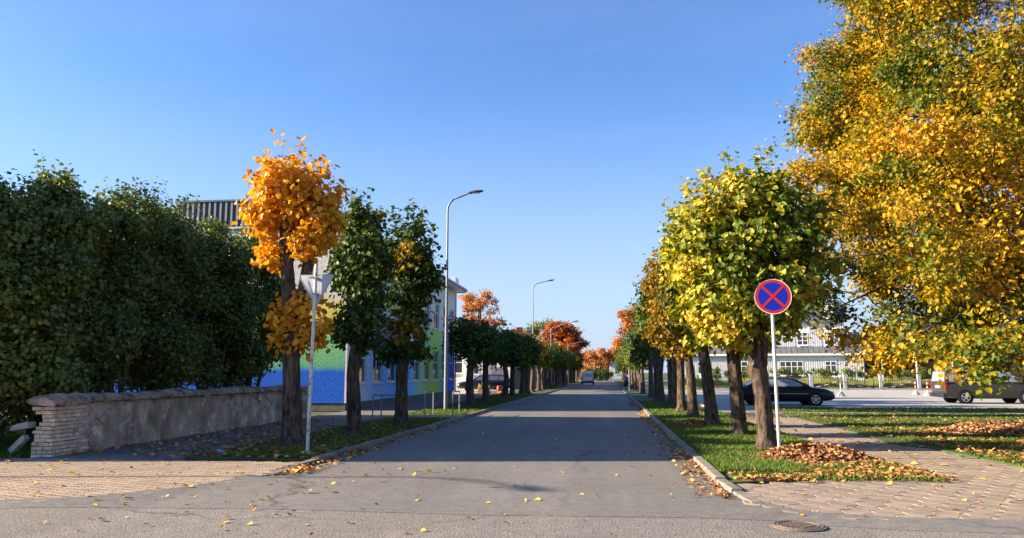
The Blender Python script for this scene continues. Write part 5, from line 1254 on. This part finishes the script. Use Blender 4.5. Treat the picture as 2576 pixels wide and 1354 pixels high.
# bollards and chain
bol = [(11.5,57.5),(16.9,58.9),(23.3,62.3),(23.25,60.0),(27.5,60.8)]
for k, (x, y) in enumerate(bol):
    o = empty('bollard', (x,y,.015)); tag(o, ['white bollard hidden behind the black sedan','plain white bollard in a concrete foot right of the black sedan','red and white bollard in a concrete foot, farther of the pair','red and white bollard in a concrete foot, nearer of the pair','red and white bollard behind the grey van'][k], 'bollard', 'chain bollards in the parking lot')
    b = MB(); b.lathe([(.30,0),(.28,.06),(.15,.26),(.13,.28)], 14, (x,y,.015)); b.build('foot', M['stone'], o, True, 40)
    b = MB(); b.tube([(x,y,.27),(x,y,1.18)], .035, 8); b.build('post', M['wframe'], o)
    if k >= 2:
        for q in range(3): b = MB(); b.lathe([(.038,0),(.038,.15)], 8, (x,y,.42+q*.28)); b.build('red_band', M['signred'], o)
def chain(p, q, sag, label):
    b = MB(); n = 36; pts = []
    for i in range(n+1):
        t = i/n; pts.append(Vector(p)*(1-t)+Vector(q)*t - Vector((0,0,sag*4*t*(1-t))))
    for i in range(n): b.tube([pts[i],pts[i+1]], .025, 5, mi=(i//2)%2)
    tag(b.build('barrier_chain', [M['wframe'], M['signred']]), label, 'chain', 'red and white barrier chains')
chain((11.5,57.5,1.15),(16.9,58.9,1.15),.55,'red and white plastic chain sagging left of the plain white bollard')
chain((16.9,58.9,1.15),(23.3,62.3,1.15),.6,'red and white plastic chain sagging between the white and the striped bollard')
chain((23.25,60.0,1.15),(27.5,60.8,1.15),.4,'red and white plastic chain running behind the grey van')

# ---------------------------------------------------------------- vehicles
def wheel(parent, x, y, r, w, side):
    b = MB(); s = side
    b.lathe([(r*.66,-w/2),(r*.93,-w/2),(r,-w/2*.7),(r,w/2*.7),(r*.93,w/2),(r*.66,w/2)], 28, (0,0,0), 'y'); b.v = [(a+x,c+y,d+r) for a,c,d in b.v]
    t = b.build('wheel', M['black'], parent, True, 35)
    b = MB(); yo = y+s*(w/2+.004); b.lathe([(r*.67,0),(r*.67,s*.012),(r*.58,s*.012),(r*.58,0)], 28, (x,yo,r), 'y', cap=False); rm = b.build('rim', M['rimm'], t)
    b = MB(); b.lathe([(r*.58,0),(r*.58,s*.002)], 28, (x,yo,r), 'y'); b.build('rim_shadow', M['black'], t)
    b = MB()
    for k in range(5):
        a = 2*math.pi*k/5+.3; Mx = Matrix.Rotation(-a,3,'Y'); c = Mx @ Vector((r*.31,0,0))
        b.obox((x+c.x, yo+s*.01, r+c.z), r*.62, .014, r*.17, Mx)
    b.lathe([(r*.16,s*.002),(r*.16,s*.024)], 14, (x,yo,r), 'y'); b.build('spokes', M['rimm'], t)
def car(name, label, loc, rz, paint, sp, cat='car'):
    o = empty(name, loc, rz, local=True); tag(o, label, cat)
    st = sp['st']; V = []; n = 11
    for (x, zb, zt, hw, cr) in st:
        zm = zb+(zt-zb)*.55
        h = [(0,zb),(hw*.80,zb),(hw*.95,zb+.06),(hw,zb+.20),(hw,zm),(hw*.985,zt-.14),(hw*.955,zt-.05),(hw*.88,zt),(hw*.6,zt+cr*.7),(hw*.3,zt+cr*.95),(0,zt+cr)]
        V += [(x,a,c) for a,c in h] + [(x,-a,c) for a,c in reversed(h[1:-1])]
    m_ = 2*n-2; f = [(i*m_+k, i*m_+(k+1)%m_, (i+1)*m_+(k+1)%m_, (i+1)*m_+k) for i in range(len(st)-1) for k in range(m_)]
    b = MB(); b.add(V, f+[tuple(range(m_-1,-1,-1)), tuple(range((len(st)-1)*m_, len(st)*m_))]); b.build('body', paint, o, True, 42)
    zbelt, zroof, wb_, wr = sp['zbelt'], sp['zroof'], sp['wb'], sp['wr']
    def hw_at(z): t = min(1,max(0,(z-zbelt)/(zroof-zbelt))); return wb_+(wr-wb_)*t
    cab = sp['cab']; nc = len(cab); V = [(x,hw_at(z),z) for x,z in cab]+[(x,-hw_at(z),z) for x,z in cab]
    # crowned roof: an extra centre line
    V += [(x,0,z+(.035 if z > zbelt+.2 else 0)) for x,z in cab]
    f = [tuple(range(nc)), tuple(range(2*nc-1,nc-1,-1))]
    for i in range(nc-1): f += [(i,2*nc+i,2*nc+i+1,i+1)[::-1], (nc+i,nc+i+1,2*nc+i+1,2*nc+i)[::-1]]
    b = MB(); b.add(V, f); b.build('cabin', paint, o, True, 30)
    for poly in sp['side']:
        for s in (1,-1):
            b = MB(); v = [(x,s*(hw_at(z)+.004),z) for x,z in poly]; v2 = [(x,s*(hw_at(z)+.012),z) for x,z in poly]; k = len(poly)
            b.add(v+v2, [tuple(range(k)), tuple(range(2*k-1,k-1,-1))]+[(i,(i+1)%k,k+(i+1)%k,k+i) for i in range(k)]); b.build('side_window', M['carglass'], o)
    for nm, (i, j, t0, t1) in sp['screens'].items():
        (xa,za),(xb_,zb_) = cab[i], cab[j]; pts = []
        dx, dz = xb_-xa, zb_-za; l = math.hypot(dx,dz); nx, nz = (-dz/l, dx/l)
        if nx*(xa+xb_)/2 < 0: nx, nz = -nx, -nz
        for t, in ((t0,),(t1,)):
            x, z = xa+dx*t+nx*.02, za+dz*t+nz*.02+.012; w = hw_at(za+dz*t)*.9; pts += [(x,w,z),(x,0,z+.02),(x,-w,z)]
        v = pts+[(a-nx*.012,c,d-nz*.012) for a,c,d in pts]
        b = MB(); b.add(v, [(0,1,4,3),(1,2,5,4),(9,10,7,6),(10,11,8,7),(0,3,9,6),(2,8,11,5)]); b.build(nm, M['carglass'], o)
    r = sp['r']
    for x in sp['ax']:
        for s in (1,-1):
            b = MB(); yy = s*(sp['W']/2*.985)
            b.lathe([(r*1.16,s*-.10),(r*1.16,s*.014),(r*1.02,s*.016)], 28, (x,yy,r+.01), 'y'); b.build('wheel_arch', M['black'], o)
            wheel(o, x, s*(sp['W']/2-.085), r, .2, s)
    for (nm, mt, x0,x1,y0,y1,z0,z1) in sp['bits']:
        for s in ((1,-1) if y1 > 0 and y0 >= 0 and nm not in ('plate','emblem','handle_bar') else (1,)):
            b = MB(); ya, yb = sorted((s*y0, s*y1)); b.box(x0,x1,ya,yb,z0,z1); b.build(nm, M[mt] if mt != 'paint' else paint, o)
    return o
SED = dict(W=1.82, zbelt=.92, zroof=1.43, wb=.80, wr=.60, r=.325, ax=(-1.42,1.37),
  st=[(-2.41,.42,.62,.62,.0),(-2.38,.33,.90,.78,.03),(-2.25,.27,.96,.86,.03),(-1.85,.24,.975,.895,.03),(-1.0,.20,.95,.91,.02),(0,.20,.93,.91,.02),(.9,.20,.93,.91,.03),(1.35,.22,.90,.905,.05),(1.9,.24,.83,.88,.05),(2.2,.27,.74,.82,.04),(2.36,.32,.66,.72,.02),(2.41,.38,.56,.62,.0)],
  cab=[(-2.0,.96),(-1.35,1.32),(-1.05,1.405),(-.5,1.43),(.0,1.425),(.35,1.38),(1.30,.90)],
  side=[[(-1.50,.97),(-1.12,1.30),(-.78,1.365),(-.55,1.375),(-.55,.97)],[(-.49,.97),(-.49,1.375),(.0,1.375),(.28,1.335),(.98,.97)]],
  screens={'windscreen':(5,6,.08,.92),'rear_window':(0,1,.12,.95)},
  bits=[('headlight','lampglass',2.18,2.335,.50,.745,.60,.72),('tail_light','tail',-2.395,-2.30,.50,.80,.66,.86),('side_trim','chrome',-1.0,1.0,.912,.92,.60,.615),('mirror','paint',.78,.94,.84,1.0,.93,1.06),('plate','signwhite',-2.425,-2.405,-.26,.26,.52,.62),('door_handle','paint',-.30,-.12,.905,.93,.80,.83),('bumper','blackplastic',2.36,2.43,0,.6,.36,.44)])
car('sedan_car', 'black four-door sedan parked broadside in the parking lot behind the lime trunks', (9.25,42.3,.015), .03, M['paint_black'], SED)
EST = dict(SED); EST.update(W=1.83, zroof=1.46, wr=.64,
  cab=[(-2.32,.97),(-2.12,1.34),(-1.9,1.42),(-.9,1.47),(.0,1.455),(.38,1.40),(1.30,.90)],
  side=[[(-2.05,1.0),(-1.9,1.30),(-1.3,1.38),(-1.3,1.0)],[(-1.24,1.0),(-1.24,1.385),(-.45,1.405),(-.45,1.0)],[(-.39,1.0),(-.39,1.405),(.05,1.39),(.3,1.35),(.98,1.0)]],
  screens={'windscreen':(5,6,.08,.92),'rear_window':(0,1,.15,.95)},
  bits=[('headlight','lampglass',2.15,2.34,.48,.75,.60,.70),('tail_light','tail',-2.405,-2.28,.55,.875,.78,.94),('window_trim','chrome',-2.0,.9,.815,.825,.965,.985),('mirror','paint',.78,.94,.84,1.0,.95,1.08),('plate','signwhite',-2.43,-2.40,-.26,.26,.58,.68),('roof_rail','galv',-1.8,.2,.60,.64,1.46,1.50),('fog_light','lampglass',2.34,2.40,.50,.62,.40,.47)])
car('estate_car', 'dark estate car parked in the driveway before the white annex', (-10.75,69.6,.02), math.pi+.22, M['paint_dark'], EST)
VAN = dict(W=1.90, zbelt=1.12, zroof=1.97, wb=.93, wr=.80, r=.35, ax=(-1.50,1.60),
  st=[(-2.50,.45,1.0,.88,0),(-2.47,.36,1.13,.93,.0),(-2.2,.30,1.14,.945,0),(-1,.27,1.14,.95,0),(0,.27,1.14,.95,0),(1.2,.27,1.13,.95,.0),(1.75,.28,1.10,.94,.03),(2.1,.30,1.02,.91,.05),(2.38,.34,.92,.84,.04),(2.46,.42,.78,.74,0)],
  cab=[(-2.49,1.12),(-2.40,1.70),(-2.30,1.92),(-2.1,1.965),(-.5,1.98),(.6,1.96),(.85,1.90),(1.9,1.09)],
  side=[[(-2.25,1.18),(-2.2,1.74),(-1.2,1.78),(-1.2,1.18)],[(-1.13,1.18),(-1.13,1.78),(-.1,1.79),(-.1,1.18)],[(-.03,1.18),(-.03,1.79),(.6,1.77),(.85,1.68),(1.48,1.18)]],
  screens={'windscreen':(6,7,.05,.95),'rear_window':(0,1,.10,1.0)},
  bits=[('tail_light','tail',-2.512,-2.40,.78,.94,.80,1.14),('headlight','lampglass',2.25,2.42,.50,.82,.72,.88),('rear_bumper','blackplastic',-2.60,-2.44,0,.90,.34,.56),('plate_panel','chrome',-2.53,-2.505,-.42,.42,.80,1.0),('plate','signwhite',-2.545,-2.532,-.26,.26,.84,.96),('chrome_strip','chrome',-2.525,-2.50,0,.86,.70,.73),('side_crease','paint',-1.0,1.1,.948,.962,.60,.63),('mirror','blackplastic',1.35,1.5,.95,1.15,1.15,1.38),('high_brake_light','tail',-2.42,-2.36,-.12,.12,1.90,1.93)])
vn = car('minibus', 'grey-brown minibus seen from its rear corner under the yellow boughs', (20.9,46.0,.015), 0.0, M['paint_grey'], VAN, 'van')
b = MB(); b.lathe([(.085,0),(.085,-.014),(.065,-.016),(.065,0)], 24, (-2.505,0,1.09), 'x', cap=False); em = b.build('emblem', M['chrome'], vn)
b = MB()
for (p,q) in (((-.045,1.145),(-.018,1.09)),((-.018,1.09),(0,1.12)),((0,1.12),(.018,1.09)),((.018,1.09),(.045,1.145)),((-.05,1.085),(-.025,1.03)),((-.025,1.03),(0,1.075)),((0,1.075),(.025,1.03)),((.025,1.03),(.05,1.085))): b.tube([(-2.514,p[0],p[1]),(-2.514,q[0],q[1])], .007, 5)
b.build('emblem_letters', M['chrome'], em)
MPV = dict(VAN); MPV.update(W=1.72, zbelt=.98, zroof=1.80, wb=.85, wr=.72, r=.31, ax=(-1.3,1.35),
  st=[(-2.05,.42,.9,.80,0),(-2.02,.33,.99,.845,0),(-1.8,.26,1.0,.855,0),(0,.22,1.0,.86,0),(1.2,.22,.98,.855,.03),(1.7,.25,.88,.82,.05),(2.0,.30,.74,.74,.02),(2.05,.36,.6,.64,0)],
  cab=[(-2.04,.98),(-1.97,1.5),(-1.9,1.74),(-1.75,1.79),(-.3,1.81),(.35,1.78),(.6,1.70),(1.45,.97)],
  side=[[(-1.8,1.05),(-1.78,1.6),(-.75,1.63),(-.75,1.05)],[(-.68,1.05),(-.68,1.63),(.25,1.62),(.45,1.56),(1.05,1.05)]],
  bits=[('tail_light','tail',-2.06,-1.95,.70,.86,.62,1.0),('headlight','lampglass',1.85,1.99,.42,.74,.62,.76),('rear_bumper','blackplastic',-2.13,-2.0,0,.82,.32,.5),('plate','signwhite',-2.07,-2.045,-.26,.26,.62,.72),('door_gap','blackplastic',-2.055,-2.03,-.012,.012,.5,1.78)])
car('delivery_van', 'small white panel van parked far down the street, seen from behind', (-2.35,112,.004), math.pi/2, M['paint_white'], MPV, 'van')
car('parked_car', 'dark blue car half hidden by the trunks of the right verge', (3.3,96,.07), math.pi/2, M['paint_blue'], EST)

# ---------------------------------------------------------------- harvest display in the driveway
hv = random.Random(6)
for k, (x, y) in enumerate([(-9.95,62.2),(-9.6,62.0),(-9.3,62.4)]):
    o = empty('display_crate', (x,y,.02)); tag(o, ['wooden crate with the tallest dry stalks in the driveway','middle wooden crate of dry stalks in the driveway','low wooden crate of dry stalks nearest the red barrel'][k], 'crate', 'wooden crates of the harvest display')
    for s in range(4):
        z = .03+s*.075
        for (x0,x1,y0,y1) in ((-.14,.14,-.12,-.10),(-.14,.14,.10,.12),(-.14,-.12,-.098,.098),(.12,.14,-.098,.098)): b = MB(); b.box(x+x0,x+x1,y+y0,y+y1,z,z+.06); b.build('slat', M['wood'], o)
    b = MB()
    for q in range(28):
        a = hv.uniform(0,6.28); h = hv.uniform(.5,1.0)*(.75,1.25,.6)[k]; r_ = hv.uniform(0,.09); t = hv.uniform(0,.12)
        b.tube([(x+r_*math.cos(a),y+r_*math.sin(a),.1),(x+(r_+t)*math.cos(a),y+(r_+t)*math.sin(a),.1+h)], [.018,.006], 4)
    b.build('stalks', M['straw'], o)['kind'] = 'stuff'
b = MB(); b.lathe([(.17,0),(.21,.2),(.21,.36),(.17,.56),(.15,.56)], 18, (-8.75,65.0,.02)); o = b.build('red_barrel', M['redslat'], None, True, 40); tag(o, 'red wooden barrel standing in the driveway', 'barrel')
for z in (.15,.43):
    bb = MB(); bb.lathe([(.212,0),(.212,.035)], 18, (-8.75,65.0,.02+z-.02)); bb.build('hoop', M['iron'], o)
wo = empty('cart_wheel', (-9.4,65.2,.02)); tag(wo, 'old spoked cart wheel leaning beside the red barrel', 'wheel')
b = MB(); b.lathe([(.25,-.02),(.28,-.02),(.28,.02),(.25,.02),(.25,-.02)], 24, (-9.4,65.2,.30), 'y', cap=False); b.build('rim', M['darkwood'], wo)
b = MB(); b.lathe([(.05,-.04),(.05,.04)], 12, (-9.4,65.2,.30), 'y'); b.build('hub', M['wood'], wo)
for k in range(10):
    a = k*.628; b = MB(); b.tube([(-9.4+.05*math.cos(a),65.2,.30+.05*math.sin(a)),(-9.4+.255*math.cos(a),65.2,.30+.255*math.sin(a))], .011, 5); b.build('spoke', M['darkwood'], wo)
for k in range(9):
    x, y, r = -9.9+hv.uniform(0,1.7), 63.2+hv.uniform(-.3,1.0), hv.uniform(.06,.11); b = MB(); v = []; nr, nk = 7, 16
    for i in range(nr):
        th = math.pi*i/(nr-1)
        for j in range(nk):
            a = 2*math.pi*j/nk; q = r*math.sin(th)*(1+.09*math.cos(8*a)); v.append((x+q*math.cos(a), y+q*math.sin(a), .02+r*.75*(1-math.cos(th))))
    b.add(v, [(i*nk+j,i*nk+(j+1)%nk,(i+1)*nk+(j+1)%nk,(i+1)*nk+j) for i in range(nr-1) for j in range(nk)])
    o = tag(b.build('pumpkin', M['pumpkin'], None, True), 'orange pumpkin lying in the driveway by the crates', 'pumpkin', 'pumpkins of the harvest display')
    b = MB(); b.tube([(x,y,.02+r*1.45),(x+.02,y,.02+r*1.85)], [.02,.012], 6); b.build('stalk', M['wood'], o)

# ---------------------------------------------------------------- fallen leaves, heaps and grass
rgl = np.random.default_rng(99)
def litter_mesh(name, X, Y, Z, size, m, tint, flat=.45, quad=False):
    n = len(X); P = np.stack([X,Y,Z],1); Nn = np.array([0,0,1.0]) + rgl.normal(scale=flat, size=(n,3)); Nn[:,2] = np.abs(Nn[:,2])+.15
    a = rgl.uniform(0,6.28,n); T = np.stack([np.cos(a),np.sin(a),rgl.normal(scale=.15,size=n)],1)
    P[:,2] += .02
    return leaf_mesh(name, P, Nn, T, size*rgl.uniform(.6,1.2,size=n), np.clip(tint,0,1), m, quad)
def heap(x, y, rx, ry, h, n, label, z0=.05, m='litter_brown', size=.078):
    o = empty('leaf_heap', (x,y,z0)); tag(o, label, 'leaf heap')
    V = []; nr, na = 9, 26; ph = rgl.uniform(0,6.28,4)
    def hz(u, a): return h*max(0,(1-u**1.7))*(1+.16*math.sin(3*a+ph[0])+.1*math.sin(5*a+ph[1])+.12*math.sin(7*u+ph[2]))
    for i in range(nr):
        for k in range(na):
            u = i/(nr-1); a = 2*math.pi*k/na; V.append((rx*u*math.cos(a), ry*u*math.sin(a), hz(u,a)-.02))
    f = np.array([(i*na+k,i*na+(k+1)%na,(i+1)*na+(k+1)%na,(i+1)*na+k) for i in range(nr-1) for k in range(na)])
    link('mound', npmesh('mound', np.array(V), [f], M['twig']), o)
    u = np.sqrt(rgl.uniform(0,1.35,n)); a = rgl.uniform(0,6.28,n)
    Z = np.array([hz(min(1,q),w) for q, w in zip(u,a)])
    link('leaves', litter_mesh('leaves', rx*u*np.cos(a), ry*u*np.sin(a), Z-.01, size, M[m], rgl.uniform(0,1,n)**.9, .75), o)['kind'] = 'stuff'
heap(3.95,15.75,1.1,.78,.25,5600,'large heap of raked brown leaves at the foot of the round sign')
heap(2.75,25.2,.75,.5,.16,800,'small flat heap of brown leaves beside the third right trunk')
heap(11.4,23.4,2.2,1.4,.26,4200,'wide heap of rust-brown leaves on the lawn at the right edge')
def scatter(name, label, regions, m, size, z, tlo, thi, cat='fallen leaves', quad=False, flat=.4):
    X = []; Y = []
    for (x0,x1,y0,y1,n,pw) in regions:
        X.append(x0+(x1-x0)*rgl.uniform(0,1,n)**pw); Y.append(rgl.uniform(y0,y1,n))
    X = np.concatenate(X); Y = np.concatenate(Y)
    o = link(name, litter_mesh(name, X, Y, np.full(len(X), z), size, M[m], rgl.uniform(tlo,thi,len(X)), flat, quad)); tag(o, label, cat, kind='stuff')
scatter('leaf_litter', 'yellow and brown leaves strewn over the right lawn', [(7.4,18,15.1,20,4200,1),(7.2,20,20,25,2600,1),(7.2,22,25,33,1500,1),(7.3,22,34.9,38,140,1)], 'litter', .085, .055, .0, .85)
scatter('leaf_litter', 'leaves lying on the corner lawn below the round sign', [(2.2,5.2,13.3,15.2,700,1),(2.0,4.8,12.9,13.4,130,1),(4.2,5.3,13.6,15.0,420,1),(1.9,4.7,15.5,24,330,1),(1.9,4.6,24,45,300,1)], 'litter', .082, .055, .0, .85)
scatter('gutter_leaves', 'leaves gathered in the gutter along the right kerb', [(1.66,1.25,11.0,18,330,2.2),(1.66,1.3,18,45,520,2.0),(1.6,.4,11,20,40,2)], 'litter', .07, .005, .05, .95)
scatter('gutter_leaves', 'leaves gathered in the gutter along the left kerb', [(-5.42,-5.0,12.7,17,330,2.2),(-5.3,-4.95,17,45,420,2.0)], 'litter', .085, .005, .05, .95)
scatter('leaf_litter', 'brown and orange leaves under the orange lime on the left verge', [(-8.3,-5.65,14.75,19,750,1),(-8.2,-5.5,19,27,420,1),(-8,-5.4,30.5,60,350,1)], 'litter', .09, .055, .0, .8)
scatter('sidewalk_leaves', 'leaves along the foot of the old wall on the shaded sidewalk', [(-10.9,-9.4,15,27,420,1.5),(-9.6,-8.2,14.8,24,380,1)], 'litter', .09, .032, .0, .85)
scatter('walkway_leaves', 'scattered leaves on the hexagonal walkway', [(5.0,7.0,15,33,130,1)], 'litter', .10, .03, .1, 1.0)
scatter('drift_leaves', 'thin drift of leaves at the front edge of the corner lawn', [(2.0,3.2,12.55,12.95,90,1),(3.0,5.4,13.0,13.8,420,1)], 'litter', .08, .055, .0, .9)
# single leaves one can count
lm_ = [npmesh_ for npmesh_ in [litter_mesh('fallen_leaf', np.zeros(1), np.zeros(1), np.full(1,-.012), .075, M['litter'], np.array([t]), .35) for t in (.2,.4,.5,.6,.7,.8,.9,1.0,1.0,.95)]]
cand = []
rf_ = random.Random(12)
def drop(n, fx, label, group, z):
    k = 0
    while k < n:
        x, y = fx()
        if not inframe(x, y, z, -4): continue
        li = rf_.randrange(10); o = link('fallen_leaf', lm_[li]); o.location = (x,y,z); o.rotation_euler = (rf_.uniform(-.15,.15), rf_.uniform(-.15,.15), rf_.uniform(0,6.28)); q = rf_.uniform(.6,1.1); o.scale = (q,q,q)
        tag(o, ('dark brown ','brown ','tan ','orange-brown ','amber ','ochre ','yellow ','bright yellow ','bright yellow ','pale yellow ')[li]+label, 'leaf', group); k += 1
drop(115, lambda: (rf_.uniform(-7,-3.2)+rf_.uniform(0,1)**3*4.5, rf_.uniform(8.0,14.0)), 'leaf lying singly on the grey asphalt of the junction', 'single leaves on the junction asphalt', .005)
drop(45, lambda: (rf_.uniform(-5,1.6), rf_.uniform(8.2,22)), 'leaf alone on the asphalt of the side street mouth', 'single leaves on the side street', .009)
drop(75, lambda: (rf_.uniform(-14,-5.8), rf_.uniform(9.8,14.3)), 'leaf lying singly on the wavy pavers', 'single leaves on the wavy pavers', .028)
drop(50, lambda: (rf_.uniform(2.3,8.5), rf_.uniform(9.7,14.4)), 'leaf lying singly on the hexagonal pavers', 'single leaves on the hexagonal pavers', .034)
# grass blades
def grass(name, label, regions, z, hmin, hmax, tint=0.0, seed=1):
    rg = np.random.default_rng(seed); Vs = []; Ts = []
    for (x0,x1,y0,y1,n,hs) in regions:
        X = rg.uniform(x0,x1,n); Y = rg.uniform(y0,y1,n)
        den = np.sin(2.3*X+1.1*Y)+np.sin(1.7*Y-.9*X)+rg.normal(scale=.8,size=n); k = den > -1.1; X, Y = X[k], Y[k]; m_ = len(X)
        h = rg.uniform(hmin,hmax,m_)*hs; a = rg.uniform(0,3.14,m_); w = .006+.007*rg.uniform(size=m_)+.0004*Y; lean = rg.normal(scale=.5,size=(m_,2))*h[:,None]
        B = np.stack([X,Y,np.full(m_,z)],1); S = np.stack([np.cos(a)*w,np.sin(a)*w,np.zeros(m_)],1)
        tipv = B + np.stack([lean[:,0],lean[:,1],h],1)
        Vs.append(np.stack([B-S,B+S,tipv],1).reshape(-1,3)); Ts.append(np.repeat(np.clip(.45+tint+rg.normal(scale=.22,size=m_),0,1),3))
    V = np.concatenate(Vs); f = np.arange(len(V)).reshape(-1,3)
    o = link(name, npmesh(name, V, [f], M['grassb'], tint=np.concatenate(Ts))); tag(o, label, 'grass', kind='stuff')
grass('grass', 'short green grass on the corner lawn below the right limes', [(1.87,3.3,13.4,16.2,15000,1.2),(1.87,4.75,16.2,24,26000,1.0),(1.87,4.7,24,45,26000,1.0),(2.0,5.2,12.8,15.5,7000,.8)], .05, .035,.10, 0.05, 41)
grass('grass', 'short grass on the right lawn under the yellow lime', [(7.3,16,15,22,26000,.8),(7.2,20,22,33.5,26000,.9),(7.2,26,35,38.5,16000,1.0)], .05, .03,.08, 0.0, 42)
grass('grass', 'sparse grass on the left verge', [(-7.6,-5.7,15,19.5,9000,.9),(-7.9,-5.5,19.5,28,9000,.9),(-7.9,-5.4,30.5,60,26000,1.0)], .05, .03,.09, 0.0, 43)
grass('grass', 'tufts of grass behind the broken end of the old wall', [(-16,-11.6,13.5,20,9000,1.6)], -.03, .05,.12, 0.0, 44)

# unseen house added left of the view to cast the street's straight shadow edge
nh = empty('added_shadow_house', (-30,19,0)); tag(nh, 'tall white flat-roofed house added out of view on the left to cast the street shadow', 'house')
b = MB(); b.box(-36,-24,12.0,26.5,0,10.3); b.build('wall', M['white'], nh)
b = MB(); b.box(-36.1,-23.95,11.95,26.55,10.302,10.5); b.build('roof', M['roofgrey'], nh)
for fl in range(2):
    for k in range(4): window_y(nh,-24,14.2+k*3.3,15.6+k*3.3,1.4+fl*3.3,3.0+fl*3.3,depth=-.07)
    for k in range(3): window_x(nh,12.0,-34.5+k*3.6,-33.1+k*3.6,1.4+fl*3.3,3.0+fl*3.3)
